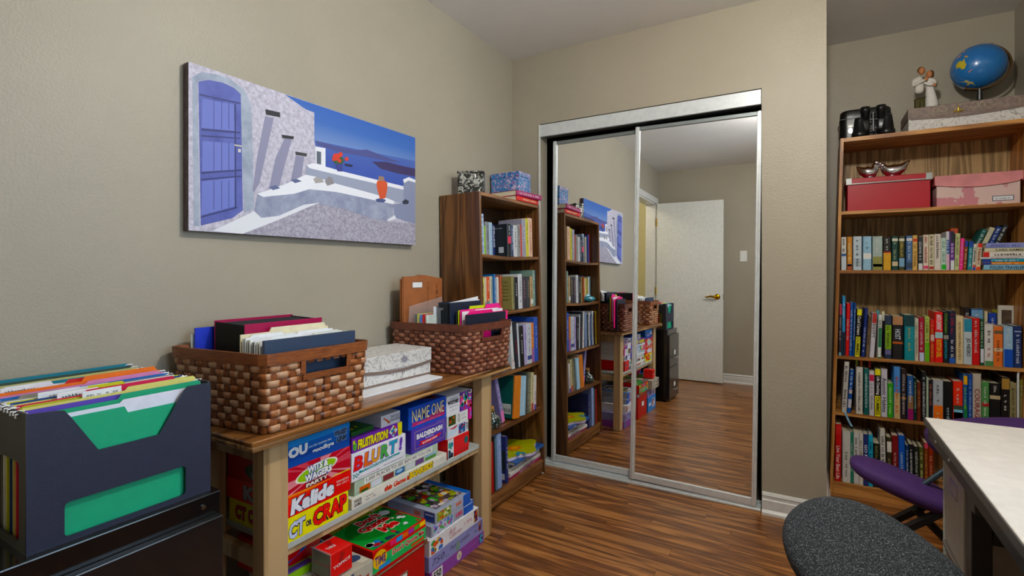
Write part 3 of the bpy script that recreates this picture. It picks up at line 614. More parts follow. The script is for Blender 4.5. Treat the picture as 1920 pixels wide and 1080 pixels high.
# second basket
fo=empty('leather_folder',(.075,1.628,zb)); tag(fo,'tall tan leather-look folder with a white label, standing in the far basket','folder')
W=.26;Hh=1.118-zb
pts=[(0,0),(W,0),(W,Hh-.004),(W*.55,Hh+.012),(W*.4,Hh+.014),(W*.3,Hh+.008),(0,Hh+.006)]
plate('cover',pts,[],.012,mat('9c6444',.42,var=.12,scale=18,bump=.2,bscale=300,name='tan_leather'),fo,((.02,0,0),(0,1,0),(0,0,1)))
plate('back_cover',[(0,0),(W,0),(W,Hh-.01),(0,Hh-.004)],[],.006,mat('8a5430',.5),fo,((.004,0,0),(0,1,0),(0,0,1)))
flat(fo,'label_frame',QUAD,(.0203,.05,Hh-.045),(0,.072,0),(0,0,.03),mat('8a6a5a',.4)); flat(fo,'label_card',QUAD,(.0206,.055,Hh-.041),(0,.062,0),(0,0,.022),mat('ececec',.6))
flat(fo,'stamped_line',scribble(26,4),(.0204,.155,Hh-.02),(0,0,-.15),(0,.006,0),mat('5a2f18',.6)); flat(fo,'stamped_line',scribble(9,5),(.0204,.215,Hh-.03),(0,0,-.07),(0,.012,0),mat('5a2f18',.6))
CLR=bpy.data.materials.new('clear_plastic'); n,l,b=nodes(CLR); b.inputs['Base Color'].default_value=(.85,.87,.88,1); b.inputs['Roughness'].default_value=.15; b.inputs['Alpha'].default_value=.16
def clear(name,label,V,F):
    o=link(name,mesh(name,V,F),CLR); tag(o,label,'plastic sleeve'); return o
clear('plastic_sleeve','clear plastic sleeve bulging over the small books in the far basket',[(.11,1.63,zb),(.26,1.67,zb),(.26,1.67,.985),(.12,1.635,1.0),(.1,1.88,zb),(.1,1.88,1.03),(.26,1.69,.99),(.12,1.90,1.04)],[(0,1,2,3),(0,4,5,3),(3,2,6,5)])
for i,(x,c,lab,zt) in enumerate([(.135,'2a3a30','dark green booklet in the clear sleeve',.965),(.150,'c9c43c','yellow booklet in the clear sleeve',.968),(.165,'2f6ac0','blue booklet in the clear sleeve',.966),(.180,'c42428','red booklet in the clear sleeve',.967),(.196,'d5dcd2','pale rolled booklet at the front of the clear sleeve',.965)]):
    sheet('booklet','booklet',x,1.65,1.80,zb,zt,.009,c,lab,'booklets in the far basket',rz=-.1)
sheet('document','papers',.205,1.69,1.80,zb,.998,.002,'e6e8f2','white sheet with a blue swirl emblem in the far basket',None,rz=-.1)
wallet(.222,.285,1.70,1.93,1.016,'1c2438','07080a','black accordion file with papers in the far basket',7)
# loose white papers fanned out of the file
for i,(dx,sl,lab) in enumerate([(0,.02,'white loose sheet rising highest from the black file'),(.008,.01,'white loose sheet just in front of the highest one'),(.016,.0,'white loose sheet third from the wall in the black file')]):
    sheet('loose_sheet','papers',.236+dx,1.76,1.955,.95,1.012-i*.004,.0008,'eeeef0',lab,'loose sheets in the far basket',slope=sl,rz=-.08)
for i,(x,c,zt,tb_,lab) in enumerate([(.297,'2a302c',.975,None,'dark divider folder behind the neon tabs'),(.308,'c6d838',.984,(.25,.7,.014),'lime yellow tabbed folder in the far basket'),(.318,'e83c8c',.986,(.6,.98,.016),'neon pink folder with a tall tab at the back'),(.328,'eceef0',.979,(.3,.9,.004),'white folder between the two neon pink ones')]):
    sheet('folder','folder',x,1.725,2.0,zb+.06,zt,.003,c,lab,'coloured folders in the far basket',tb_,rz=-.1)
sheet('folder','folder',.342,1.735,2.02,zb+.02,.968,.003,'e8187c','hot pink folder with a long tab behind the navy front one','coloured folders in the far basket',(.05,.62,.012),rz=-.1)
sheet('folder','folder',.352,1.715,1.985,zb,.967,.006,'141c2c','navy folder at the front of the far basket','coloured folders in the far basket',rz=-.1)
sheet('folder','folder',.366,1.76,1.87,zb,.922,.002,'e8187c','short pink folder seen through the handle hole of the far basket','coloured folders in the far basket',rz=-.1)
# ---- map box + paper on the table
pp=empty('paper_pad',(.2,1.38,TZ),-.06); tag(pp,'thin white pad of paper lying under the map patterned box','paper')
box('sheets',(-.13,-.2,0),(.13,.205,.006),mat('e6e7ea',.5),pp,.0006); box('backing',(-.129,-.199,-.0),(.129,.204,.0015),mat('4a3f52',.6),pp)
def mapmat(name,base,ink,scale):
    m=bpy.data.materials.new(name); n,l,bs=nodes(m); tc=N(n,'ShaderNodeTexCoord'); nz=N(n,'ShaderNodeTexNoise',Scale=scale,Detail=5.0,Roughness=.6,Distortion=.8); l.new(tc.outputs['Object'],nz.inputs['Vector'])
    wv=N(n,'ShaderNodeMath',operation='PINGPONG'); wv.inputs[1].default_value=.05; l.new(nz.outputs['Fac'],wv.inputs[0]); cr=N(n,'ShaderNodeValToRGB'); e=cr.color_ramp.elements; e[0].position=.0; e[1].position=.012; e[0].color=(*lin(ink),1); e[1].color=(*lin(base),1)
    l.new(wv.outputs[0],cr.inputs[0]); l.new(cr.outputs[0],bs.inputs['Base Color']); bs.inputs['Roughness'].default_value=.5; return m
MAPM=mapmat('map_paper','d9d6d2','6a6660',14.); BRN=mat('7a6a62',.5,var=.15,scale=120)
def mapbox(name,x0,x1,y0,y1,z0,h,lidh,label,rz=0,lidm=None,bodym=None,face='+X'):
    o=empty(name,((x0+x1)/2,(y0+y1)/2,z0),rz); tag(o,label,'box'); X,Y=(x1-x0)/2,(y1-y0)/2
    box('box_body',(-X+.003,-Y+.003,0),(X-.003,Y-.003,h-.004),bodym or MAPM,o,.001); box('base_band',(-X+.0022,-Y+.0022,0),(X-.0022,Y-.0022,.008),BRN,o)
    ld=box('lid',(-X,-Y,h-lidh),(X,Y,h),lidm or MAPM,o,.0015)
    # scalloped brown edge along the lid front
    n=16; L=2*(Y if face=='+X' else X); V=[]
    for i in range(n+1):
        t=i/n; dip=-.012*math.sin(math.pi*t)*1.0; V+=[(t*L,h-lidh+dip+.009),(t*L,h-lidh+dip-.002)]
    F=[(2*i+1,2*i+3,2*i+2,2*i) for i in range(n)]
    vs_=[(a,b) for a,b in V]
    if face=='+X': flat(ld,'scalloped_edge',(vs_,F),(X,-Y,0),(0,1,0),(0,0,1),BRN,.0012)
    else: flat(ld,'scalloped_edge',(vs_,F),(-X,-Y,0),(1,0,0),(0,0,1),BRN,.0012)
    return o
mb=mapbox('map_box',.06,.262,1.262,1.602,TZ+.0065,.106,.056,'white keepsake box printed with old map lines between the two baskets',-.06)
for a in range(10): pass
flat(mb,'compass_rose',([(.5+.5*math.cos(i*math.pi/12)*(1 if i%2==0 else .55),.5+.5*math.sin(i*math.pi/12)*(1 if i%2==0 else .55)) for i in range(24)],[tuple(range(24))]),(.101,-.0,.062),(0,.045,0),(0,0,.034),mat('8d8a92',.5),.001)
# ================================================================ GAME BOXES UNDER THE TABLE
SZ=.4115; GG='board games on the table shelf'
xf_=.362
def gb(name,x1,dep,y0,y1,z0,z1,col,label,**k): return Box(name,x1-dep,x1,y0,y1,z0,z1-z0,col,label,**k)
# --- left stack
b=gb('game_box',xf_,.27,.880,1.090,SZ,.4795,'ece31a','yellow game box at the bottom of the left stack on the shelf',group=GG)
b.otext('+X','CT',.02,.27,.1,.78,'c9d2ea','1c1c2a',.05,.10,rot=.06,shear=.1); b.text('+X','OR',.28,.37,.3,.55,'20243a',.06)
b.otext('+X','CRAP',.39,.97,.16,.9,'e0202c','2a1018',.05,.10,rot=.1)
b.otext('-Y','CT OR CRAP',.12,.95,.2,.8,'c03040','241418',.04,.08)  # end lettering duller than the front, shade put into its colour
b=gb('game_box',xf_,.28,.878,1.098,.4797,.5395,'e8461c','red and orange game box with slanted white name',group=GG)
b.poly('+X',[(0,0),(1,0),(1,1),(.6,1),(0,.55)],'d8281c'); b.poly('+X',[(0,.9),(0,1),(.75,1),(.4,.9)],'f08a24')
b.otext('+X','Kalide',.05,.72,.1,.82,'e8ecf6','1c2440',.06,.11,rot=.1,shear=.12); b.scrib('+X',.76,.97,.62,.74,'f2e6e0',12); b.scrib('+X',.76,.97,.46,.58,'f2e6e0',12)
b.otext('-Y','Kalide',.3,.98,.15,.85,'b9b6c0','241420',.05,.09)  # end name greyed to carry the shade on this side
b=gb('game_box',xf_,.275,.877,1.098,.5397,.6125,'b42432','crimson starburst party game box with lime oval',group=GG)
for i in range(14):
    a=2*math.pi*i/14; a2=a+.2; b.poly('+X',[(.48,.5),(min(max(.48+.9*math.cos(a),0),1),min(max(.5+1.6*math.sin(a),0),1)),(min(max(.48+.9*math.cos(a2),0),1),min(max(.5+1.6*math.sin(a2),0),1))],'d98a92' if i%2 else 'c84a58','printed_ray')
b.ell('+X',.45,.55,.33,.30,'e8e4da',ang=.12); b.ell('+X',.45,.55,.30,.25,'9cc426',ang=.12)
b.otext('+X','WITS &',.3,.62,.56,.84,'f4f6fa','1c3a86',.05,.14,rot=.06); b.otext('+X','WAGERS',.26,.68,.26,.54,'f4f6fa','1c3a86',.05,.14,rot=.06); b.otext('+X','PARTY',.28,.62,.06,.2,'f0e8da','2a1414',.05,.16,rot=.06)
b.rect('+X',.7,1,.02,.06,'e8d23a')
b.ell('-Y',.62,.5,.3,.36,'3a4a30'); b.text('-Y','WITS &',.45,.85,.5,.75,'a9b4c0',.04); b.text('-Y','WAGERS',.42,.88,.22,.48,'a9b4c0',.04)  # end print repeats the front in dimmed colours, shade painted in
b=gb('game_box',xf_-.002,.27,.884,1.097,.6127,.6855,'1d62b4','blue quiz game box on top of the left stack',group=GG)
b.poly('+X',[(0,0),(1,0),(1,.35),(0,.5)],'17489a'); b.poly('+X',[(0,.75),(1,.8),(1,1),(0,1)],'2f86cc')
b.text('+X','OU',.0,.29,.34,.74,'f2f4f8',.07,rot=.02); b.text('+X','are the weakest link',.31,.68,.52,.60,'e0ecf8',.02,rot=.03); b.text('+X','goodbye',.36,.72,.22,.44,'f2f4f8',.04,rot=.04)
b.otext('+X','WEAKEST',.72,.95,.6,.82,'2a3246','8ab0d8',.06,.12); b.otext('+X','LINK',.77,.95,.34,.56,'2a3246','8ab0d8',.06,.12)
# --- middle stack
b=gb('game_box',xf_+.002,.27,1.102,1.575,SZ,.446,'e8e4da','long cream game box along the shelf edge',group=GG,lid=.028,lidcol='e6e2d6')
b.text('+X','PARKER',.02,.085,.52,.82,'2a2a2a',.03); b.text('+X','GAMES',.02,.085,.18,.48,'2a2a2a',.03); b.scrib('+X',.12,.19,.55,.7,'4a4a4a',8); b.scrib('+X',.12,.21,.3,.45,'4a4a4a',8)
b.otext('+X','this Game is',.30,.55,.2,.66,'e2502c','9a2a1c',.02,.05,shear=.2); b.otext('+X','BONKERS!',.55,.82,.14,.86,'f0cc2c','2a241c',.05,.12,shear=.12); b.scrib('+X',.85,.98,.6,.68,'7a7a7a',26); b.scrib('+X',.85,.98,.4,.48,'7a7a7a',26)
b=gb('puzzle_box',xf_-.004,.25,1.118,1.528,.4462,.4955,'a9bca8','grey green photo game box with white title band',group=GG,lid=.04,lidcol='b4c4b0')
b.rect('+X',.10,.92,.52,.9,'e6e4de'); b.text('+X','1,000 PLACES TO SEE BEFORE YOU DIE',.12,.90,.58,.84,'3c3a44',.01)
for u0,u1,c in ((.05,.16,'c9622c'),(.17,.28,'d9dce4'),(.30,.42,'7a3438'),(.44,.55,'2f5a9a'),(.57,.68,'d5d9da'),(.69,.8,'6a4a7c'),(.82,.97,'5a8a4a')): b.rect('+X',u0,u1,.08,.46,c,'printed_photo')
b.rect('+X',.06,.14,.08,.24,'3a4a1c','printed_photo'); b.ell('+X',.49,.3,.04,.12,'9fc4dc'); b.rect('+X',.82,.97,.3,.46,'9ab8d4','printed_photo')
b=gb('game_box',xf_,.26,1.103,1.345,.4957,.5835,'e9e9ee','white word game box with rainbow letters',group=GG)
for i,(ch,c,u) in enumerate((('B','d8322c',.03),('L','e0703a',.20),('U','e8a84a',.34),('R','5aa85a',.50),('T','2f9ab4',.67))): b.otext('+X',ch,u,u+.16,.36+.012*i,.86+.012*i,c,'7a5aa0',.04,.09,shear=.12)
b.otext('+X','!',.86,.93,.42,.92,'5a3aa0','c9b0e0',.05,.10,shear=.12)
b.poly('+X',[(.12,.22),(.85,.27),(.9,.34),(.85,.36),(.12,.31)],'1d8a94'); b.text('+X',"The Webster's Game of Word Racing",.16,.84,.25,.32,'f0f2f4',.02,shear=.1)
for i in range(4):
    for j in range(3): (i+j)%2 or b.rect('+X',.02+.025*i,.045+.025*i,.12+.05*j,.17+.05*j,'4a8a8a','printed_check')
b.scrib('+X',.1,.5,.06,.1,'b04a6a',40); b.scrib('+X',.55,.95,.1,.14,'7a7a8a',40)
b=gb('game_box',xf_-.003,.25,1.106,1.330,.5837,.629,'6a2a9a','purple game box with yellow block lettering',group=GG)
b.poly('+X',[(.92,.02),(1,.02),(1,.98),(.9,.98)],'dcd42c'); b.otext('+X','FRUSTRATION!',.11,.7,.12,.82,'e9dc2c','2c2414',.05,.11,shear=.1); b.poly('+X',[(.72,.5),(.81,.05),(.9,.5),(.81,.95)],'cfd6d0'); b.blobs('+X',.75,.87,.2,.8,['3a9a4a','d04a2c','2f6ab0'],9,3,.08,.16)
b.ell('+X',.055,.42,.035,.3,'5aa04a'); b.rect('+X',.02,.06,.6,.85,'b8c43a')
b=gb('game_box',xf_-.02,.18,1.12,1.215,.6292,.643,'2f5a30','flat dark green picture game box under the shelf top',group=GG); b.blobs('+Z',.05,.95,.05,.95,['c0b02c','3a3a2c','4a7a3a'],12,4)
b=gb('game_box',xf_-.004,.14,1.232,1.322,.6292,.668,'d5d6de','small white box with a pistol drawing',group=GG)
b.text('+X','ENOUGH',.5,.95,.58,.82,'4a4a5a',.02,shear=.1); b.text('+X','DANGERS',.45,.97,.28,.52,'4a4a5a',.02,shear=.1); b.poly('+X',[(.08,.8),(.14,.82),(.4,.42),(.46,.2),(.36,.2),(.3,.4)],'c05a34')
# --- right stack
b=gb('game_box',xf_-.003,.25,1.378,1.578,.4957,.584,'4a3aa0','violet word bluffing game box with thin gold frame',group=GG,lid=.06,lidcol='4c3ca6')
for u0,u1,v0,v1 in ((.09,.93,.14,.155),(.09,.93,.845,.86),(.09,.098,.14,.86),(.922,.93,.14,.86)): b.rect('+X',u0,u1,v0,v1,'c9a86a','printed_line')
b.otext('+X','BALDERDASH',.14,.88,.52,.74,'f0eff4','1c1640',.06,.10); b.text('+X','the hilarious',.38,.62,.42,.49,'e0dcec',.01,shear=.2); b.poly('+X',[(.2,.24),(.5,.2),(.8,.3),(.86,.42),(.5,.36),(.22,.4),(.26,.32)],'cf2430'); b.text('+X','BLUFFING GAME',.3,.72,.26,.34,'f4e4e4',.03,rot=.03); b.scrib('+X',.05,.4,.04,.08,'b9b0dc',30); b.scrib('+X',.7,.95,.92,.96,'b9b0dc',20)
b=gb('game_box',xf_-.002,.25,1.362,1.577,.5842,.664,'1f4fb4','royal blue game box with tall cream letters',group=GG)
b.poly('+X',[(.08,.12),(.95,.12),(.95,.3),(.4,.24),(.1,.3)],'b0346a'); b.poly('+X',[(.3,.24),(.95,.3),(.95,.55),(.6,.4)],'8a3a5a'); b.otext('+X','NAME ONE',.09,.93,.3,.85,'e8dcb0','3a2440',.0,.035); b.scrib('+X',.2,.85,.16,.2,'e6b8c8',40); b.blobs('+Z',.1,.9,.05,.95,['3a1c24','7a2c2c'],6,8,.1,.3)
b=gb('puzzle_box',xf_,.22,1.585,1.728,SZ,.4885,'c02028','red jigsaw patterned puzzle box at the right end of the shelf',group=GG,lid=.06,lidcol='cf2730')
b.rect('+X',0,.26,0,1,'dfe4e2'); b.blobs('+X',.02,.24,.05,.9,['2f7aa0','4a9a8a','2a2c3c'],9,5,.08,.16)
for i in range(1,5): b.rect('+X',.3+.13*i,.308+.13*i,.06,.94,'e0606a','printed_line')
for i in range(1,5): b.rect('+X',.28,.98,.19*i,.19*i+.012,'e0606a','printed_line')
b.ell('+X',.85,.62,.09,.2,'2a6a6a'); b.ell('-X',.5,.5,.2,.2,'801018')
b=gb('puzzle_box',xf_-.003,.21,1.586,1.727,.4887,.536,'e3e4e8','white puzzle box with blue red picture, second up at the right end',group=GG)
b.poly('+X',[(.0,.6),(.5,.9),(.5,.6),(.3,.2),(0,.2)],'cfe0ee'); b.rect('+X',.52,.84,.1,.9,'24407a'); b.blobs('+X',.54,.82,.15,.85,['c0342c','e2e6ee','3a7ab4'],9,6,.08,.18); b.poly('+X',[(.05,.85),(.3,.7),(.45,.85),(.45,.95),(.25,.85)],'b83038'); b.text('+X','750',.87,.98,.2,.8,'2a2a34',.02)
b=gb('puzzle_box',xf_-.002,.21,1.583,1.722,.5362,.581,'e6e6e4','white puzzle box with an orange flower picture',group=GG)
b.rect('+X',.06,.4,.08,.92,'2c4a24'); b.blobs('+X',.1,.36,.3,.9,['c8642a','a8401c'],8,7,.1,.2); b.ell('+X',.55,.5,.05,.36,'5a6a4a'); b.ell('+X',.55,.5,.03,.28,'d9dcd2'); b.scrib('+X',.66,.95,.6,.72,'a9a9a9',12); b.scrib('+X',.66,.95,.3,.42,'a9a9a9',12)
b=gb('puzzle_box',xf_-.001,.22,1.578,1.748,.5812,.658,'e9e9ec','white puzzle box with a bright group portrait on the right',group=GG)
b.text('+X','a collection of',.1,.42,.78,.88,'4a4a4a',.0,shear=.2); b.text('+X','women',.04,.46,.54,.76,'20202a',.04); b.scrib('+X',.1,.45,.4,.46,'7a7a84',18); b.scrib('+X',.12,.4,.22,.27,'8a8a90',18)
b.rect('+X',.5,1,.0,1,'7a3a9a'); b.blobs('+X',.5,1,.02,.98,['cf2c34','e8a02c','2a2a8a','e8dcd2','20b0a0','d8488a'],36,9,.07,.16)
b=gb('card_pack',xf_+.001,.03,1.730,1.745,.536,.581,'e03a9a','small pink card pack squeezed at the right end of the shelf',group=None); b.rect('+X',.15,.85,.3,.7,'8a6ab0')
# --- on the floor under the table
GF='boxes on the floor under the table'
xf2=.385
b=gb('puzzle_box',xf2,.28,1.452,1.8035,0,.049,'8a4a9c','purple puzzle box at the bottom of the floor stack',group=GF); b.rect('+X',.03,.2,.05,.9,'e6e6e4'); b.text('+X','550',.05,.18,.2,.8,'1c1c24',.04); b.ell('+X',.5,.55,.045,.35,'e2dcc0'); b.text('+X','A',.485,.515,.35,.75,'4a3a5a',.0); b.rect('+X',.9,.97,.15,.9,'2a3a6a'); b.blobs('+X',.9,.97,.2,.85,['5ab0c0'],3,3,.1,.2); b.scrib('+X',.66,.88,.5,.66,'b06ab8',14)
b=gb('puzzle_box',xf2,.27,1.443,1.794,.0492,.106,'8f90c0','lavender puzzle box second from the floor',group=GF); b.text('+X','750',.05,.26,.3,.72,'33305a',.0,shear=.25); b.scrib('+X',.27,.33,.25,.35,'33305a',5); b.text('+X','Pierrot Lunaire',.36,.72,.42,.72,'2c2a4a',.0,shear=.25); b.poly('+X',[(.46,.05),(.54,.05),(.53,.55),(.5,.8),(.47,.55)],'7f9a94'); b.rect('+X',.91,.98,.2,.9,'5a5a8a'); b.blobs('+X',.91,.98,.25,.85,['c8824a','8a3a4a'],6,4,.1,.18); b.scrib('+X',.82,.9,.3,.55,'4a4a7a',6); b.scrib('+X',.66,.9,.78,.86,'4a4a7a',20)
b=gb('puzzle_box',xf2,.26,1.446,1.761,.1062,.166,'e6e4e4','white puzzle box with bright bears picture, third from the floor',group=GF); b.blobs('+X',.03,.25,.05,.9,['e0a02c','3aa05a','3a6ab4','d0583a'],16,5,.08,.2); b.text('+X','Art',.36,.5,.5,.82,'b03a5a',0,shear=.3); b.text('+X','Collection',.38,.62,.22,.5,'b03a5a',0,shear=.3); b.scrib('+X',.68,.86,.4,.7,'d9a0a8',7); b.rect('+X',.9,.985,.1,.9,'5a1c2c'); b.blobs('+X',.9,.985,.15,.85,['d8622c','e0b04a','3a3a7a'],8,6,.08,.16)
b=gb('puzzle_box',xf2-.006,.25,1.464,1.733,.1662,.2075,'9a9fae','grey and blue puzzle box fourth from the floor',group=GF,lid=.03,lidcol='a4a9b8'); b.rect('+X',.04,.5,-.0,1,'b9bdd0'); b.blobs('+X',.05,.48,.02,.98,['8a4ab0','3a8ab0','d04a6a','5ab05a','6a7ad0'],26,2,.1,.22); b.text('+X','1000',.56,.72,.3,.72,'d83a6a',.04); b.rect('+X',.75,1,.0,1,'2358b0'); b.rect('+X',.77,.98,.76,.84,'d9e2f2')
b=gb('puzzle_box',xf2-.006,.24,1.488,1.712,.2077,.249,'9ea3b4','grey puzzle box with candy picture on top of the floor stack',group=GF,lid=.036,lidcol='aab0c0')
b.rect('+Z',.12,.86,.08,.94,'4a4044'); b.blobs('+Z',.13,.85,.09,.93,['c8302a','e0a82c','4aa83c','e2dcd2','2a2a2c','b8aabc','9aa83a','7a4a2c'],80,12,.03,.075); b.rect('+Z',.88,1,0,1,'2a62b4')
b.rect('+X',.04,.42,.08,.9,'8a9a4a'); b.blobs('+X',.05,.4,.1,.88,['d8a82c','c0402c','4a8a3a','e8e2c0'],16,4,.1,.2); b.text('+X','500',.56,.72,.36,.7,'d86a3a',.04); b.rect('+X',.78,1,0,1,'2358b0'); b.text('-Y','500',.56,.7,.3,.75,'d86a3a',.04); b.rect('-Y',.78,.98,.1,.9,'1f3f8a'); b.rect('-Y',.8,.96,.6,.74,'c9d2ea')
# red lidded file bin with the big quote game on it
rb=empty('storage_bin',(.235,1.283,0)); tag(rb,'red storage bin with a white label under the quotation game','storage bin',None)
box('bin_body',(-.155,-.126,0),(.160,.126,.186),mat('b01c24',.4),rb,.003,2); box('bin_lid',(-.158,-.129,.186),(.164,.129,.199),mat('c4242c',.35),rb,.002); box('metal_rail',(.1605,-.128,.18),(.166,.128,.1858),CHR,rb,.0008)
for s in(-1,1): box('corner_cap',(.15,s*.1225-.008,.178),(.1685,s*.1225+.008,.2005),CHR,rb,.001)
box('label_frame',(.160,-.035,.085),(.163,.035,.13),CHR,rb,.0008); box('label_card',(.163,-.029,.09),(.1635,.029,.125),mat('eceae6',.6),rb)
b=gb('game_box',.402,.237,1.152,1.404,.2007,.27,'c41c28','red and green quotation game box lying on the red bin',group=GF,lid=.03,lidcol='c8202a')
b.rect('+Z',.03,.97,.03,.97,'3a9a4a'); b.rect('+Z',.03,.97,.82,.97,'9a9a3a'); b.ell('+Z',.5,.52,.44,.33,'1c7a34'); b.otext('+Z',"Don't",.38,.76,.64,.80,'d0242c','f2e0d8',.06,.11); b.otext('+Z','Quote',.26,.76,.44,.62,'d0242c','f2e0d8',.06,.11); b.otext('+Z','Me',.44,.74,.24,.42,'d0242c','f2e0d8',.06,.11)
b.otext('+Z','TIME',.06,.34,.84,.95,'e0b84a','8a3a2c',.02,.07); b.blobs('+Z',.05,.95,.05,.22,['2f7ac0','d8d8da','b02c34','20304a'],12,7,.03,.07); b.blobs('+Z',.76,.95,.3,.9,['d8cfc4','8a2c34','2a3a2c','e8e8ea'],14,8,.03,.06); b.ell('+Z',.84,.66,.07,.07,'e8e6ea')
b.rect('+X',0,1,.0,.62,'4ab46a'); b.rect('+X',0,1,.62,.74,'d0242c'); b.ell('+X',.12,.5,.12,.42,'e8b83a'); b.text('+X','TIME',.03,.22,.3,.7,'8a2c2c',.03); b.text('+X','TIME',.035,.215,.26,.62,'2f4a8a',.0)
for i,c in enumerate(('d83a6a','3a9ad8','e0703a','a03a9a','5ab04a','e8c83a')): b.rect('+X',.3+.115*i,.41+.115*i,.76,.98,c,'printed_label')
b.otext('+X',"Don't Quote Me",.34,.96,.26,.56,'b8202c','e6f0da',.04,.08); b.rect('+X',.7,.96,.06,.2,'c8502c'); b.rect('+X',.1,.3,.02,.2,'3a8ad0')
b.blobs('-Y',.05,.95,.05,.6,['7a2424','3a5a2c','8a4a2c','2a2a4a'],12,4,.1,.25)
# left floor stack with the acrylic card cube
b=gb('puzzle_box',.40,.26,.895,1.135,0,.12,'2f86d0','bright blue puzzle box on the floor by the left table leg',group=GF); b.rect('+X',.1,.5,.2,.8,'dfe8f2'); b.blobs('+X',.12,.48,.25,.75,['2a4a8a','d05a3a'],8,2,.1,.2); b.rect('+X',.6,.9,.4,.6,'e8eef4')
b=gb('puzzle_box',.396,.25,.90,1.13,.1202,.19,'9a8ab8','greyish violet puzzle box above the bright blue one',group=GF); b.rect('+X',.08,.4,.15,.85,'e6e2ea'); b.blobs('+X',.1,.38,.2,.8,['3a3a4a','a05a8a'],8,3,.1,.2); b.text('+X','500',.55,.8,.3,.7,'2a2a44',.03)
b=gb('puzzle_box',.43,.28,.905,1.125,.1902,.2695,'b9b4a4','patterned puzzle box under the clear card cube',group=GF); b.blobs('+X',.03,.97,.05,.95,['4a5a3a','a04a3a','d8d2c0','3a4a6a'],28,5,.06,.14); b.blobs('+Z',.03,.97,.05,.95,['5a9a3a','a04a3a','d8d2c0','3a4a6a'],28,6,.04,.08)
cu=empty('card_cube',(.374,1.02,.27)); tag(cu,'clear acrylic cube packed with red question cards','card cube'); cu.rotation_euler=(0,0,-.03)
box('card_block',(-.036,-.038,.006),(.0405,.038,.077),mat('d2202c',.4),cu,.001); box('grey_cards',(-.0405,-.038,.006),(-.0365,.038,.077),mat('8f9084',.5),cu)
plate('acrylic_side',[(-.0405,.0),(.042,.0),(.042,.081),(-.0405,.081)],[],.002,CLR,cu,((0,-.040,0),(1,0,0),(0,0,1)))
for z in (.0785,.0015): box('acrylic_edge',(-.0405,-.0435,z),(.042,-.0425,z+.002),mat('a9adb4',.2),cu)
for z in (.006,.042): box('card_gap',(-.034,-.0392,z),(.036,-.0386,z+.032),mat('5a5448',.5),cu)
flat(cu,'lettering',textdata('TABLE',.02),(.012,-.026,.0775),(0,.03,0),(-.012,0,0),mat('f2e4e4',.5)); flat(cu,'lettering',textdata('TOPICS',.02),(.041,-.03,.03),(0,.06,.008),(0,0,.009),mat('f2e4e4',.5),.0004); flat(cu,'lettering',textdata('?',.05),(.041,-.012,.042),(0,.024,0),(0,0,.028),mat('9a141e',.5),.0003); flat(cu,'lettering',textdata('?',.05),(.0,-.012,.0775),(0,.026,0),(-.03,0,0),mat('9a141e',.5))
b=gb('game_box',.27,.16,.895,1.06,.2705,.365,'c42430','red and blue ball patterned game box at the back under the shelf',group=GF); b.poly('+X',[(0,.1),(.7,.5),(.7,.8),(0,.5)],'2358b8'); b.ell('+X',.35,.6,.25,.25,'d0242c'); b.ell('+X',.3,.66,.1,.1,'e6e6ea'); b.text('+X','pho',.03,.4,.04,.24,'4ab0b8',.03,shear=.2); b.poly('+X',[(.4,.75),(1,.85),(1,1),(.4,1)],'2f6ad0')
b=gb('game_box',.315,.04,.90,1.02,.2705,.29,'8ab43a','flat lime green box beside the card cube',group=None); b.rect('+Z',.1,.9,.2,.8,'5a4a9a')
SHELF_Z={3: 1.1528, 4: 0.7123, 5: 0.4215, 6: 0.0622}
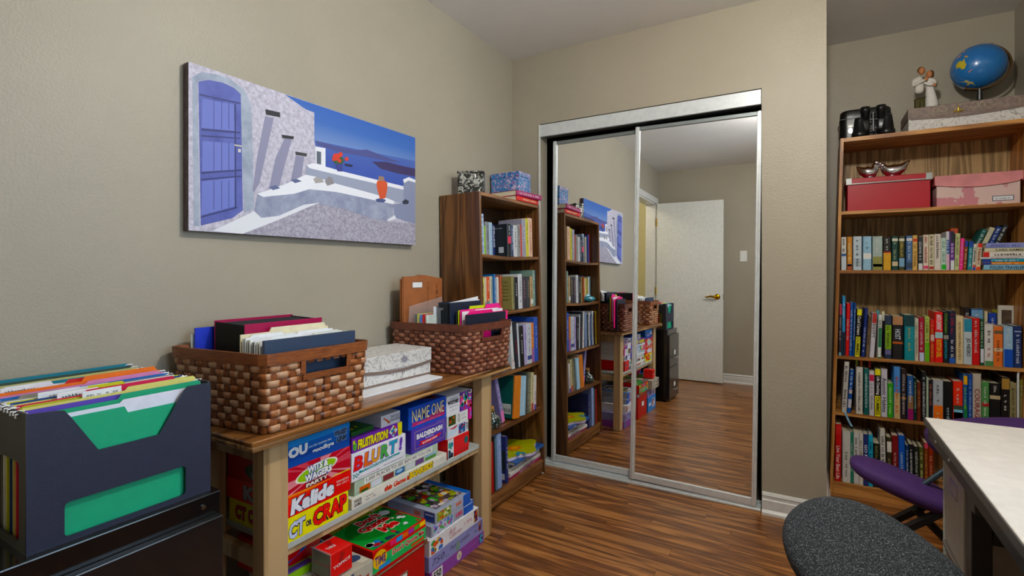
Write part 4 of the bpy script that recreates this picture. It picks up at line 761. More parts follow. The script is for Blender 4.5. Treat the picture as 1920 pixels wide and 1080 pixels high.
LBK={'A':[
 (0.1171,0.027,0.2078,0.0,0.06,'b9cbe0','blue patterned tall book',[],('~','2a5aa8',0.05,0.95)),
 (0.1609,0.0146,0.1533,0.0,0.07,'7fae4a','thin lime green book',[],('~','e6e24a',0.1,0.9)),
 (0.1848,0.0315,0.1765,0.0,0.075,'8d9196','grey book',[],('~','5a5e64',0.2,0.9)),
 (0.2172,0.0279,0.1768,0.0,0.075,'a9c6dc','icy blue book',[],('~','e8eef2',0.2,0.9)),
 (0.2468,0.0241,0.1674,0.0,0.075,'1d2a5e','dark blue slim book',[],[('SPELLING','dfe4f0',0.3,0.95)]),
 (0.2721,0.0343,0.1687,0.0,0.0,'12151c','thick black workbook',[(0.4,0.62,'d0405a')],('~','dfe2ea',0.64,0.95)),
 (0.3082,0.0239,0.1642,0.0,0.0,'2c3c5c','navy slim volume',[],('~','c9d2e2',0.2,0.9)),
 (0.334,0.0376,0.1667,0.0,0.0,'c9cccf','white slim book',[],('~','5a5e68',0.2,0.9)),
 (0.3763,0.0289,0.1744,0.0,0.0,'8f8f8c','stone grey book',[],('~','4a4a4a',0.2,0.9)),
 (0.4072,0.0186,0.1741,0.0,0.0,'a8463c','red thin book',[],None),
 (0.4277,0.0399,0.2058,0.0,0.0,'9a98a8','tall lilac grey book',[],('~','e2e2ea',0.4,0.8)),
 (0.4697,0.0286,0.209,0.0,0.0,'ccc832','yellow tall book',[],('~','7a7620',0.3,0.9)),
 (0.5013,0.0428,0.2149,0.0,0.0,'d9b9a0','peach tall book',[],('~','b0342c',0.1,0.9)),
],
'B':[
 (0.1037,0.0211,0.1656,0.0,0.05,'d0c93c','thin yellow book',[],('~','2c2c20',0.3,0.9)),
 (0.1261,0.0214,0.1689,0.0,0.05,'cfc7a8','beige thin book',[],None),
 (0.1488,0.03,0.1723,0.0,0.05,'cf5a28','burnt orange book',[(0.0,0.2,'d9c08a')],('~','f0d8b0',0.3,0.9)),
 (0.1816,0.025,0.1758,0.0,0.05,'cac9b2','cream book',[],('~','6d6a58',0.2,0.9)),
 (0.2074,0.0116,0.187,0.0,0.04,'2f6aa8','blue paperback',[],('~','cfe0ee',0.3,0.9)),
 (0.2198,0.0159,0.1719,0.0,0.03,'d5d6d4','white thin book',[],None),
 (0.2365,0.016,0.1795,0.0,0.02,'b0522c','rust spiral book',[],('~','20201c',0.05,0.95)),
 (0.3212,0.0217,0.1748,0.0,0.0,'948c5c','wide gold covered workbook',[],('~','5a5820',0.2,0.9)),
 (0.3445,0.0428,0.1706,0.0,0.0,'191b1d','black slim book',[],('~','c9ccd0',0.4,0.9)),
 (0.3905,0.0424,0.1861,0.0,0.0,'d2d4d8','white taller book',[],('~','5a6a7a',0.1,0.9)),
 (0.4362,0.0436,0.1696,0.0,0.0,'3a3440','dark plum book',[],('~','b98a8a',0.3,0.9)),
 (0.4866,0.038,0.1691,0.0,0.0,'2f3338','charcoal book',[],('~','c9b48a',0.2,0.9)),
 (0.5281,0.0318,0.1687,0.0,0.0,'b59a72','tan book',[(0.1,0.25,'e2e2dc')],('~','6d5430',0.3,0.9)),
 (0.5636,0.0253,0.202,0.0,0.0,'7f9a90','tall sage green book',[],('~','e0e6e2',0.3,0.9)),
 (0.5925,0.0183,0.2003,0.0,0.0,'161a1c','tall thin black book',[],None),
],
'C':[
 (0.2912,0.0244,0.2467,-4.46,0.0,'d2d6d4','white leaning book',[(0,0.15,'e8e8e8')],('~','b02c34',0.05,0.2)),
 (0.3255,0.0325,0.2432,-4.05,0.0,'1c222c','black leaning book',[],('~','b9342c',0.3,0.6)),
 (0.3605,0.0153,0.2312,-3.12,0.0,'c9cfd6','pale thin leaning book',[],None),
 (0.3796,0.0416,0.212,-2.07,0.0,'111315','black book with white script',[],('~','dfe2e4',0.3,0.8)),
 (0.4239,0.0266,0.2145,-0.7,0.0,'b4a9d4','lavender book',[],('~','6a5aa0',0.2,0.8)),
 (0.4531,0.0532,0.22,0.0,0.0,'c6cdd6','thick pale grey book',[(0.1,0.2,'3a4a8a')],('~','4a5a74',0.3,0.9)),
 (0.5092,0.0252,0.2195,0.0,0.0,'d9822c','orange slim book',[(0,0.35,'9a6aa8')],('~','f2dcb0',0.4,0.9)),
 (0.5386,0.0445,0.246,0.0,0.0,'2f55b0','tall royal blue book',[],('~','c9d4f0',0.3,0.8)),
],
'D':[
 (0.1832,0.0263,0.2365,-10.76,0.11,'1b3464','dark blue leaning book with bright blue top',[(0.62,1,'2f9ae8')],('~','dfe8f2',0.2,0.5)),
 (0.2256,0.0288,0.2458,-14.17,0.03,'8f88b8','purple and pink leaning book',[(0,0.25,'e68ac0')],('~','e2def0',0.3,0.95)),
 (0.2933,0.0615,0.219,7.45,0.0,'d0801f','orange spined thick book',[],None),
 (0.3622,0.0543,0.2067,6.19,0.0,'a9cfe6','pale blue book',[],('~','f2f6f8',0.1,0.9)),
 (0.4343,0.018,0.2167,4.53,0.0,'54564e','grey magazine',[],('~','b9bcae',0.1,0.9)),
 (0.4538,0.0238,0.2147,4.63,0.0,'7d7d64','olive grey magazine',[],('~','d0d0b4',0.1,0.9)),
 (0.4816,0.0266,0.208,4.42,0.0,'cfc8a0','cream magazine',[(0,0.2,'b04a44')],('~','8a8460',0.3,0.9)),
 (0.5139,0.0271,0.1873,4.5,0.0,'dcdad6','white magazine with purple foot',[(0,0.15,'5a4a94')],('~','9a4a8a',0.2,0.6)),
],
'E':[
 (0.0707,0.0211,0.2429,0.0,0.0,'a51c24','red book',[],None),
 (0.094,0.0128,0.2601,0.0,0.0,'121416','black thin book',[],None),
 (0.109,0.0173,0.2495,0.0,0.0,'5a7a8c','steel blue thin book',[],None),
 (0.1285,0.0376,0.2642,0.0,0.0,'8fa4d0','periwinkle book',[],('~','d9e2f2',0.3,0.9)),
 (0.2069,0.0209,0.2332,0.0,0.0,'27306c','navy blue jacketed book',[],('~','cfd6ea',0.3,0.8)),
],
}

RBK={3:[
 (1.7166,0.0217,0.1699,0.0,'d8d6d0','white photo-spined book',[(0.42,0.5,'2c4f8a'),(0,0.4,'c9d3da')],('~','3a3a3a',0.55,0.95)),
 (1.7419,0.0211,0.1706,0.0,'c98a2c','orange brown book',[(0,0.17,'9a4a28'),(0.12,0.18,'2a4fa0')],('~','f3e3b0',0.25,0.85)),
 (1.7673,0.0364,0.1721,0.0,'c3d0d8','wide frosty blue book',[(0.1,0.35,'aebac2')],('~','4a5a6a',0.1,0.9)),
 (1.8093,0.035,0.1707,0.0,'9fc3d8','wide sky blue book',[(0.33,0.5,'e6e6e2')],('~','6d8ba0',0.55,0.9)),
 (1.8485,0.0403,0.1692,0.0,'a9b9b4','wide misty meadow book',[(0,0.4,'8d8b54'),(0.1,0.18,'e0b53c')],('~','e8e6da',0.5,0.92)),
 (1.8917,0.0322,0.1638,0.0,'15140f','black and mustard book',[(0,0.52,'d2a44a'),(0.52,0.56,'a01f24')],('~','cfd0c8',0.6,0.95)),
 (1.9268,0.0253,0.1678,0.0,'173f38','deep green book',[(0.85,0.93,'d9d6c4'),(0.12,0.25,'c9b89a')],('~','9aa88a',0.3,0.82)),
 (1.9553,0.023,0.1669,0.0,'3b3f22','olive green book',[(0.85,0.93,'d9d6c4'),(0.1,0.35,'7fa4c0')],('~','c9b46a',0.38,0.82)),
 (1.9836,0.0239,0.1674,0.0,'4a6a94','slate blue book',[(0.85,0.93,'d9d6d4'),(0.05,0.22,'27374f')],('~','b9c6d6',0.3,0.82)),
 (2.0087,0.0186,0.1691,0.0,'d6b070','tan yellow book',[(0.82,0.9,'c4452c')],('~','8a6a34',0.1,0.78)),
 (2.03,0.018,0.1609,0.0,'2a2e33','black and white book',[(0,0.2,'d8d8d8')],('~','d6d9dc',0.3,0.9)),
 (2.0496,0.0206,0.1701,0.0,'ddd0c0','blush cream book',[(0.04,0.12,'d8456e')],('~','a84a44',0.2,0.95)),
 (2.0709,0.0192,0.1708,0.0,'d9d0b4','ivory book',[(0.03,0.1,'b0312c')],('~','3d3a30',0.15,0.95)),
 (2.091,0.0251,0.172,0.0,'dcd4ca','wide off-white book',[],('~','4a4640',0.3,0.95)),
 (2.1169,0.0181,0.1531,0.0,'c4d8cc','mint white book',[(0.02,0.17,'2fae3f')],('~','6a8c80',0.25,0.9)),
 (2.1358,0.0123,0.1832,0.0,'d9d7dc','white, blue and pink book',[(0.42,0.78,'235a94'),(0.0,0.4,'d9b3c4')],('~','f0f0f0',0.45,0.75)),
 (2.1493,0.0149,0.1836,0.0,'6b3a8c','purple and black book',[(0.7,1,'1e2430'),(0,0.25,'dfe4e2')],('~','e6e0ee',0.3,0.68)),
 (2.165,0.0166,0.1724,1.73,'cbcfa0','pale moss green book',[],('~','6d7448',0.1,0.93)),
 (2.1824,0.0139,0.1487,2.27,'e8458c','hot pink book',[],('~','f2a6c6',0.08,0.9)),
 (2.1971,0.012,0.1362,2.77,'8a4a20','brown book with blue top',[(0.8,1,'1f3f9a')],('~','e9d9b8',0.1,0.75)),
 (2.2117,0.0145,0.1333,2.81,'1d8290','teal book with blue top',[(0.8,1,'1f3f9a')],('~','d5ecea',0.1,0.75)),
 (2.227,0.0129,0.121,3.42,'d9d6ca','white book with blue foot',[(0,0.1,'3446a8'),(0.1,0.2,'b04a3a')],('~','3a3a3a',0.3,0.85)),
 (2.2407,0.0171,0.1229,3.68,'d9ccb4','cream book with red ends',[(0,0.12,'d9562c'),(0.85,1,'cf3a34')],('~','9a4034',0.2,0.8)),
],
4:[
 (1.7043,0.012,0.263,0.9,'3a2c30','dark book with red top',[(0.8,1,'b53448'),(0,0.06,'8cb8c8')],('~','c9b0b4',0.3,0.75)),
 (1.7195,0.0129,0.3062,0.38,'4d9ad0','tall thin light blue book',[(0,0.4,'141a22')],('~','d5e6f2',0.6,0.9)),
 (1.734,0.0153,0.2701,1.44,'d8262c','bright red slim book',[],('~','f2c4c0',0.3,0.7)),
 (1.7503,0.0125,0.2746,1.41,'245aa8','medium blue slim book',[],('~','c9d8ee',0.1,0.85)),
 (1.7648,0.008,0.273,1.55,'1f4a90','royal blue thin book',[],('~','c9d8ee',0.3,0.9)),
 (1.7736,0.0213,0.2413,2.54,'17150f','yellow and black guide',[(0.87,1,'e5e02a'),(0,0.42,'e5e02a')],[('Cool Careers','f5f5f0',0.46,0.85),('DUMMIES','2c2c14',0.03,0.4)]),
 (1.8022,0.0139,0.2483,3.35,'1c2f78','navy tapering book',[],('~','d0d6ea',0.1,0.6)),
 (1.8203,0.0141,0.2131,3.52,'77644e','taupe book',[],('~','4d3d2c',0.3,0.95)),
 (1.836,0.0187,0.2238,3.33,'d9d6de','white travel guide with red top',[(0.78,1,'b53a34')],[('EGYPT','33302f',0.45,0.76)]),
 (1.8692,0.0145,0.2172,1.19,'e3e6e0','green and white book',[(0.25,0.7,'2f8a5a'),(0,0.03,'1f6a3a')],('~','44545a',0.3,0.9)),
 (1.8984,0.0266,0.2148,0.51,'26314a','navy book with lime panel',[(0.22,0.78,'86a83a'),(0.1,0.21,'6d6a94')],('~','33401c',0.25,0.75)),
 (1.9288,0.0425,0.2127,0.17,'1a1719','thick black book with a face on top',[(0.8,1,'b78a68'),(0.36,0.41,'b5602c')],[('HOST','d9e2ea',0.46,0.7)]),
 (1.9766,0.0389,0.2205,0.16,'1c8a94','thick teal book',[(0.75,1,'14393f')],('~','c9b070',0.2,0.72)),
 (2.017,0.0145,0.2064,0.0,'d8d3c0','cream slim book',[],('~','8a8470',0.1,0.9)),
 (2.0337,0.0198,0.2112,0.0,'a8203a','crimson book with pale foot',[(0,0.2,'c3d0ea')],('~','e6c4c8',0.25,0.9)),
 (2.056,0.0179,0.2159,0.0,'b9cf7a','pale green book',[(0,0.42,'6fae3a')],('~','6d7a3a',0.45,0.95)),
 (2.0757,0.0154,0.2035,0.0,'c93a34','orange red slim book',[(0.5,0.64,'d9cfd2')],('~','f0a05a',0.1,0.9)),
 (2.0926,0.0302,0.2405,0.0,'dc2320','thick scarlet book',[(0.48,0.6,'a9d0d6')],[('ANITA DIAMANT','f5eded',0.64,0.95),('BOSTON GIRL','e9c83a',0.1,0.45)]),
 (2.1248,0.02,0.2435,0.0,'12201f','black book with green lettering',[(0.46,0.54,'9a938a')],[('~','7fae4a',0.58,0.96),('~','4ab4d0',0.08,0.44)]),
 (2.1456,0.0238,0.2463,0.0,'1a1f3c','midnight blue book with red lettering',[(0.0,0.1,'2f5ab0')],[('~','b02a3c',0.55,0.95),('~','e8e8f0',0.1,0.45)]),
 (2.1708,0.0261,0.2251,0.0,'dccaa4','thick cream book',[],('~','a58458',0.08,0.92)),
 (2.1983,0.0297,0.2117,0.0,'c6d0d4','pale grey book with teal top',[(0.72,1,'3f8aa4')],[('JO NESBO','20262a',0.18,0.58)]),
 (2.2291,0.0263,0.2167,0.0,'c41a28','plain red thick book',[],('~','f0d4d4',0.15,0.95)),
 (2.257,0.0134,0.2123,0.0,'1f4a34','dark green book with white foot',[(0.06,0.36,'d9dde6')],('~','c9d8c0',0.4,0.95)),
 (2.2716,0.0301,0.1916,0.0,'dcd9d4','thick white book with green foot',[(0,0.12,'5a8a5a')],[('~','4d4d5a',0.55,0.85),('~','b5566a',0.2,0.5)]),
 (2.3033,0.0308,0.1825,0.0,'e07d4a','thick orange book',[(0.82,0.9,'6a5a44'),(0.38,0.46,'d9cdb0')],('~','8a3a20',0.1,0.8)),
 (2.3373,0.0316,0.1844,0.0,'9fbfd8','thick blue and silver book',[(0,0.44,'2350b0')],('~','e2ecf4',0.5,0.95)),
 (2.3715,0.0265,0.1879,0.0,'1c3064','thick navy book',[(0.86,0.88,'c9d2e2')],('~','d2d9ea',0.1,0.8)),
],
5:[
 (1.7182,0.0209,0.261,2.75,'d3cfc9','tall white leaning book',[],[('~','3a3a44',0.1,0.45),('~','4a4a54',0.6,0.95)]),
 (1.7418,0.0157,0.2204,3.53,'2358a8','blue leaning book',[(0.12,0.32,'d5d2dc'),(0.45,0.54,'d0c0c0')],('~','dfe6f2',0.55,0.95)),
 (1.7794,0.0282,0.237,0.28,'dad7d0','wide white book',[],('~','54504e',0.05,0.9)),
 (1.8134,0.0201,0.2329,0.0,'1d625f','dark teal book',[],('~','d2e2de',0.15,0.9)),
 (1.8349,0.0208,0.2228,0.0,'d5d2da','white book with red label',[(0.78,0.92,'cf3a5a')],('~','8a8a92',0.1,0.72)),
 (1.8574,0.0248,0.2356,0.0,'121212','black and bright yellow guide',[(0.87,1,'e8e020'),(0,0.43,'e8e020')],[('Life Coaching','f2f2f2',0.46,0.84),('DUMMIES','2c2c10',0.03,0.4)]),
 (1.8839,0.0251,0.2382,0.0,'d3d1da','white book with large black letters',[],[('Atomic Habits','3c3a48',0.1,0.82)]),
 (1.9107,0.0226,0.1689,0.0,'4aa024','grass green shorter book',[],('~','c9f0b0',0.1,0.9)),
 (1.9345,0.0257,0.2551,0.0,'5a8fd2','blue and sand book with orange letters',[(0,0.5,'c9b084')],[('~','e0703a',0.1,0.85)]),
 (1.964,0.0203,0.2458,0.0,'2a1c1e','black maroon book',[(0.4,0.44,'c98a2c')],('~','d0c4c0',0.1,0.9)),
 (1.9888,0.0235,0.2147,0.0,'2f5a9a','blue book with magenta foot',[(0,0.25,'8f1f5c'),(0.25,0.55,'8a6a4a')],('~','d9e0ea',0.4,0.9)),
 (2.014,0.0112,0.2067,0.0,'14332c','blackish green slim book',[],('~','b9c9b4',0.2,0.9)),
 (2.0262,0.0137,0.188,0.0,'6a3020','russet slim book',[],('~','b98a5a',0.3,0.8)),
 (2.0436,0.0162,0.2401,0.0,'16191c','tall black slim book',[],('~','d5dadc',0.1,0.9)),
 (2.0616,0.008,0.2147,0.0,'b9c9b4','thin grey green book',[],None),
 (2.0704,0.0151,0.2028,0.0,'17121a','dark plum book',[],('~','b56a5a',0.4,0.9)),
 (2.0863,0.0369,0.2042,0.0,'b3b9c2','thick grey and orange book',[(0,0.42,'e8791f')],[('~','5a4a44',0.5,0.9),('~','f2e2c0',0.1,0.36)]),
 (2.1247,0.0341,0.2033,0.0,'0c0b0d','thick black book',[],[('~','b9cfdc',0.1,0.4)]),
 (2.1608,0.0346,0.2073,0.0,'e8441c','thick orange red book with pale blue foot',[(0.36,0.46,'3a4a3a'),(0,0.36,'8ccbe6'),(0.03,0.3,'d0564a')],[('~','f5e6da',0.5,0.92)]),
 (2.1971,0.0157,0.2442,0.0,'2458a0','blue green book with yellow top',[(0.8,0.97,'efb51f'),(0.0,0.4,'2a7a50')],('~','9ad05a',0.3,0.75)),
 (2.2138,0.0151,0.2442,0.0,'1f4a9a','plain blue book',[],('~','9ab4e0',0.2,0.9)),
 (2.2304,0.03,0.2515,0.0,'bfb7ac','thick greige book',[],[('COURAGE','8a3a3a',0.12,0.72)]),
 (2.2615,0.0265,0.2148,0.0,'5a9058','thick leaf green book',[(0.48,0.56,'b02c34')],('~','d9e8d2',0.08,0.9)),
 (2.289,0.0383,0.2122,0.0,'0d0c0d','thick black book with white lettering',[(0.66,0.74,'c0b090')],[('~','d9d4d0',0.8,0.95)]),
 (2.3285,0.0283,0.2442,0.0,'16100e','black book with tan top and yellow foot',[(0.78,0.98,'a5824a'),(0.02,0.1,'d0c43a')],[('~','e6e0dc',0.38,0.68)]),
 (2.3581,0.0215,0.2205,0.0,'968c68','khaki book',[],('~','5a5434',0.2,0.9)),
],
6:[
 (1.6882,0.0262,0.2941,0.67,'c41f24','tall red book',[(0.82,0.98,'d03a3a')],[('Live Your Best Life','f5dede',0.04,0.62)]),
 (1.7212,0.0353,0.2633,0.0,'dcdad4','thick white book',[],('~','7a7a7a',0.1,0.6)),
 (1.7573,0.0113,0.2591,0.0,'3a8a72','thin green book',[],('~','d9e6e0',0.2,0.8)),
 (1.77,0.0227,0.2621,0.0,'dedcda','plain white book',[],('~','6d6d6d',0.2,0.9)),
 (1.7935,0.0164,0.2613,0.0,'e0ddd6','slim cream white book',[],('~','8a8a8a',0.4,0.9)),
 (1.8112,0.0197,0.2605,0.0,'26326e','indigo book',[],[('GO PUT','e6e8f2',0.42,0.8)]),
 (1.8322,0.0183,0.2598,0.0,'4ab0d4','bright cyan book',[],('~','1f3a5a',0.1,0.9)),
 (1.8518,0.0271,0.2202,0.0,'1a1c16','short black book',[],('~','9aa070',0.4,0.95)),
 (1.8835,0.0209,0.2958,-0.99,'dbd8d2','tallest white book',[],('~','44444a',0.2,0.9)),
 (1.9083,0.0202,0.2606,-0.56,'34301c','dark olive book',[(0.72,0.92,'e6e4da')],('~','b9b48a',0.2,0.6)),
 (1.9304,0.025,0.2725,-0.66,'7a1c1e','maroon book',[],('~','e0b4b0',0.2,0.7)),
 (1.9573,0.0248,0.2769,-0.77,'245ab8','cobalt book',[],('~','cfe0f5',0.3,0.7)),
 (1.9834,0.0123,0.2338,-0.6,'1c3a6a','slim navy book',[],('~','cfd6e6',0.2,0.9)),
 (1.997,0.0182,0.2405,-0.73,'14161a','black book with white capitals',[],('~','e2e2e2',0.1,0.9)),
 (2.017,0.0188,0.2326,-0.75,'20241f','black and grey book',[(0,0.2,'9aa098')],('~','d9dcd4',0.3,0.9)),
 (2.0376,0.0162,0.2321,-0.74,'5a5a30','olive slim book',[],('~','d9d6a0',0.2,0.9)),
 (2.055,0.0155,0.2579,-0.66,'7a3c20','reddish brown book',[(0.9,1,'d04a6a')],('~','c98a5a',0.2,0.8)),
 (2.0717,0.0189,0.2497,-0.68,'8a2f1c','brick red book',[],('~','d9a07a',0.2,0.8)),
],
}
# ================================================================ BOOKS
PAGE=mat('d8d0b8',.8,var=.1,scale=300,name='page_edges')
def add_print(o,spec,w,h,seed):
    """title(s) on the spine: (text or '~', colour, v0, v1); spine lies in local y=0 facing -y"""
    if not spec: return
    if isinstance(spec,tuple): spec=[spec]
    for i,(t,c,v0,v1) in enumerate(spec):
        L=h*(v1-v0); wd=min(w*.62,.022)
        if t=='~':
            n=max(5,min(34,int(L/(wd*.62)))); d=scribble(n,seed*7+i); nm='small_print'; wd=min(wd,.011)
        else: d=textdata(t,.02); nm='lettering'
        flat(o,nm,d,(w/2-wd/2,0,h*v1),(0,0,-L),(wd,0,0),mat(c,.45),.0009)
def book(M,w,h,d,col,label,bands=(),title=None,seed=1,name='book',group=None,rough=.4,pages=None,t=.0016):
    """local: x thickness, y depth (spine at y=0), z height"""
    o=empty(name,mw=M); tag(o,label,'book',group); t=min(t,w*.2)
    c=min(.003,w*.25)
    P=[(0,c),(c,0),(w-c,0),(w,c),(w,d),(w-t,d),(w-t,t+c),(t,t+c),(t,d),(0,d)]; n=len(P)
    V=[(x,y,z) for z in (0,h) for x,y in P]; F=[(i,(i+1)%n,n+(i+1)%n,n+i) for i in range(n)]
    for b_ in (0,n): 
        q=[(0,1,2,3,6,7),(3,4,5,6),(0,7,8,9)]
        F+=[tuple(b_+i for i in (r if b_ else r[::-1])) for r in q]
    link('cover',mesh('cover',V,F),mat(col,rough),o)
    link('pages',boxme('pages',(t+.0002,t+c+.0002,.003),(w-t-.0002,d-.003,h-.003)),pages or PAGE,o)
    for v0,v1,bc in bands: flat(o,'spine_band',QUAD,(c*.4,0,h*v0),(w-c*.8,0,0),(0,0,h*(v1-v0)),mat(bc,rough),.0005)
    add_print(o,title,w,h,seed); return o
def shear_place(M0,x,lean): return M0@Matrix.Translation((x,0,0))@Matrix.Rotation(R(lean),4,'Y')
# ================================================================ NARROW BOOKCASE against the left wall
OAK=wood('dark_oak_veneer','4a2a10','7d5228',2,ring=7,rough=.35,mid='633c18',coat=.15); OAKY=wood('dark_oak_shelf','5a3616','946434',1,ring=5,rough=.4,mid='744a20'); OAKB=mat('3a2412',.6,var=.2,scale=12,name='bookcase_back')
BW,BD,BH=.612,.235,1.518
LM=Matrix.Translation((.046,1.981,0))@Matrix.Rotation(-.0267,4,'Y')
lc=empty('bookcase',mw=LM); tag(lc,'narrow dark oak bookcase in the corner beside the mirror doors','bookcase')
box('side_panel',(0,0,0),(BD,.016,BH),OAK,lc,.001); box('side_panel',(0,BW-.016,0),(BD,BW,BH),OAK,lc,.001)
box('top_panel',(0,.0162,BH-.018),(BD,BW-.0162,BH-.0005),OAKY,lc,.001); box('back_panel',(.002,.0162,.02),(.006,BW-.0162,BH-.0185),OAKB,lc)
LZ={'A':1.224,'B':.946,'C':.636,'D':.372,'E':.076}
for k,z in LZ.items():
    # boards sag a little in the middle
    n=8; sag=.008 if k in 'AB' else .004; V=[];F=[]
    for i in range(n+1):
        t=i/n; y=.0163+(BW-.0326)*t; s=-sag*math.sin(math.pi*t) if k!='E' else 0
        V+=[(.0065,y,z-.016+s),(BD-.004,y,z-.016+s),(BD-.004,y,z+s),(.0065,y,z+s)]
    for i in range(n):
        A,B=i*4,i*4+4
        for j in range(4): F.append((A+j,A+(j+1)%4,B+(j+1)%4,B+j))
    F+=[(3,2,1,0),(n*4,n*4+1,n*4+2,n*4+3)]
    link('shelf',mesh('shelf',V,F),OAKY,lc)
box('kick_board',(BD-.02,.0163,.006),(BD-.008,BW-.0163,.0595),OAKY,lc,.001)
for y in (.012,BW-.014): link('foot_glide',mesh('foot_glide',*xf(lathe([(.007,-.004),(.009,.004)],12),Matrix.Translation((BD-.012,y,0)))),mat('dcdcd8',.4),lc)
RZ90=Matrix.Rotation(R(90),4,'Z')
rows={'A':'top shelf, narrow bookcase','B':'second shelf, narrow bookcase','C':'third shelf, narrow bookcase','D':'fourth shelf, narrow bookcase','E':'bottom shelf, narrow bookcase'}
EXTRA={'A':[(.030,.016,.21,0,.05,'a82430','red spiral notebook',[],None),(.050,.018,.205,0,.05,'2a4a9a','blue spiral notebook',[],None),(.072,.02,.19,0,.06,'c4bca6','cream thin notebook',[],None)],
 'B':[(.024,.03,.18,0,.05,'7a9aa8','pale teal book',[],None),(.058,.02,.175,0,.05,'d8d4c8','white paperback',[],None)],
 'C':[(.022,.024,.235,0,.01,'d8c23c','yellow spined manual',[],('~','3a3a2c',.2,.9)),(.05,.03,.23,0,.01,'1c2430','black tall manual',[],('~','c04a3a',.3,.9)),(.085,.022,.24,0,.01,'e0e2e4','white tall manual',[],('~','4a4a54',.2,.9)),(.112,.03,.22,0,.01,'2f4470','dark blue manual',[],('~','c9d2e6',.2,.9)),(.147,.025,.23,0,.01,'c9ccd0','silver grey manual',[],('~','4a5058',.2,.9)),(.177,.03,.22,0,.01,'20262a','charcoal tall manual',[],('~','d5d8da',.2,.9)),(.212,.024,.235,0,.01,'8fa4c8','light blue manual',[],None)]}
for k,L in LBK.items():
    prev=None; L=EXTRA.get(k,[])+L; sc=.955 if k=='B' else 1
    for i,(y,w,h,lean,sb,col,desc,bands,title) in enumerate(L):
        y,w=y*sc,w*sc
        sag=(-.008 if k in 'AB' else (-.004 if k!='E' else 0))*math.sin(math.pi*min(1,(y+w/2)/BW))
        zoff=w*math.sin(R(-lean)) if lean<0 else 0
        d=(.15 if k in 'AB' else .17)-min(sb,.03); d=min(d,BD-.03-sb)
        M=LM@Matrix.Translation((BD-.012-sb,y,LZ[k]+sag+.0025+abs(w*math.sin(R(lean)))*(1 if lean>0 else 0)))@RZ90@Matrix.Rotation(R(lean),4,'Y')
        lab='%s on %s'%(desc,rows[k])+(', leftmost' if not prev else (', right of '+prev if len(desc.split())+len(prev.split())<11 else ''))
        o=book(M,w,h,d,col,' '.join(lab.split()[:16]),bands,title,seed=i*5+ord(k),group='books in the narrow bookcase')
        if desc=='thick black workbook':
            flat(o,'barcode',QUAD,(0,.055,.02),(0,-.03,0),(0,0,.03),mat('b9bcc0',.5),.0008); flat(o,'small_print',scribble(14,3),(0,.12,.145),(0,-.09,0),(0,0,.006),mat('c9ccd0',.5),.0008)
        if desc=='orange spined thick book':
            flat(o,'cover_cloth',QUAD,(0,d-.001,0),(0,-(d-.012),0),(0,0,h),mat('17544f',.5),.0007); flat(o,'barcode_label',QUAD,(0,.075,.022),(0,-.055,0),(0,0,.05),mat('c9cec8',.5),.0011); flat(o,'small_print',scribble(12,8),(0,.07,.03),(0,-.045,0),(0,0,.025),mat('20403c',.5),.0014)
        if desc=='wide gold covered workbook':
            for q in range(6): flat(o,'small_print',scribble(18,q),(0,.09,.05+.018*q),(0,-.07,0),(0,0,.006),mat('5c5a28',.5),.0008)
        if desc=='navy blue jacketed book': flat(o,'printed_photo',QUAD,(0,.06,.06),(0,-.055,0),(0,0,.1),mat('1c2a2a',.5,var=.5,scale=60),.0008); flat(o,'barcode_label',QUAD,(0,.05,.015),(0,-.04,0),(0,0,.03),mat('c9ccd0',.5),.0008)
        prev=desc
# bottom shelf: books lying flat, spine to the room
def lying(M0,L,cats,group,z=0,name='book'):
    for i,(y1,ln,th,d,col,lab,title,dx,rz) in enumerate(L):
        M=M0@Matrix.Translation((dx,y1,z))@Matrix.Rotation(R(rz),4,'Z')@RZ90@Matrix.Rotation(R(-90),4,'Y')
        book(M,th,ln,d,col,lab,(),title,seed=40+i,group=group); z+=th+.0004
    return z
zz=lying(LM@Matrix.Translation((BD-.02,0,LZ['E']+.0005)),[(.590,.345,.016,.19,'9a2a5a','flat pink and navy book at the bottom of the lying pile',('~','d9c0d0',.2,.7),0,0),(.592,.345,.020,.19,'dcdad6','thick white book second in the lying pile',('~','8a8a94',.2,.7),0,1),(.585,.33,.020,.18,'d6d2c6','cream white book third in the lying pile',('~','6a6a74',.2,.6),-.002,-1),(.56,.30,.016,.17,'3a4a5a','dark slate book in the middle of the lying pile',None,-.004,1),(.591,.33,.017,.17,'24569a','blue book sticking out past the others in the lying pile',('~','d5e2f0',.2,.7),.024,1)],0,'books lying on the bottom shelf')
# flower shaped board book on top
o=empty('shaped_book',mw=LM@Matrix.Translation((.152,.412,LZ['E']+zz+.001))); tag(o,'yellow green flower shaped board book on top of the lying pile','book')
pts=[]
for i in range(48): a=2*math.pi*i/48; r=.125*(1+.13*math.cos(5*a)); pts.append((r*.86*math.cos(a),r*1.22*math.sin(a)))
plate('pages',pts,[],.016,mat('d9d4e2',.6),o,((0,0,.016),(1,0,0),(0,1,0))); plate('cover',[(x*1.02,y*1.02) for x,y in pts],[],.003,mat('b4b832',.4),o,((0,0,.0192),(1,0,0),(0,1,0))); plate('back_cover',[(x*1.02,y*1.02) for x,y in pts],[],.003,mat('6a4a9a',.4),o,((0,0,.0001),(1,0,0),(0,1,0)))
circ=lambda r,n=20:([(.5+.5*math.cos(2*math.pi*i/n),.5+.5*math.sin(2*math.pi*i/n)) for i in range(n)],[tuple(range(n))])
flat(o,'printed_flower',circ(1),(.04,-.05,.0192),(-.0,.08,0),(-.07,0,0),mat('d87a2c',.5),.0006); flat(o,'printed_flower_centre',circ(1),(.025,-.03,.0192),(0,.045,0),(-.04,0,0),mat('e8b04a',.5),.001)
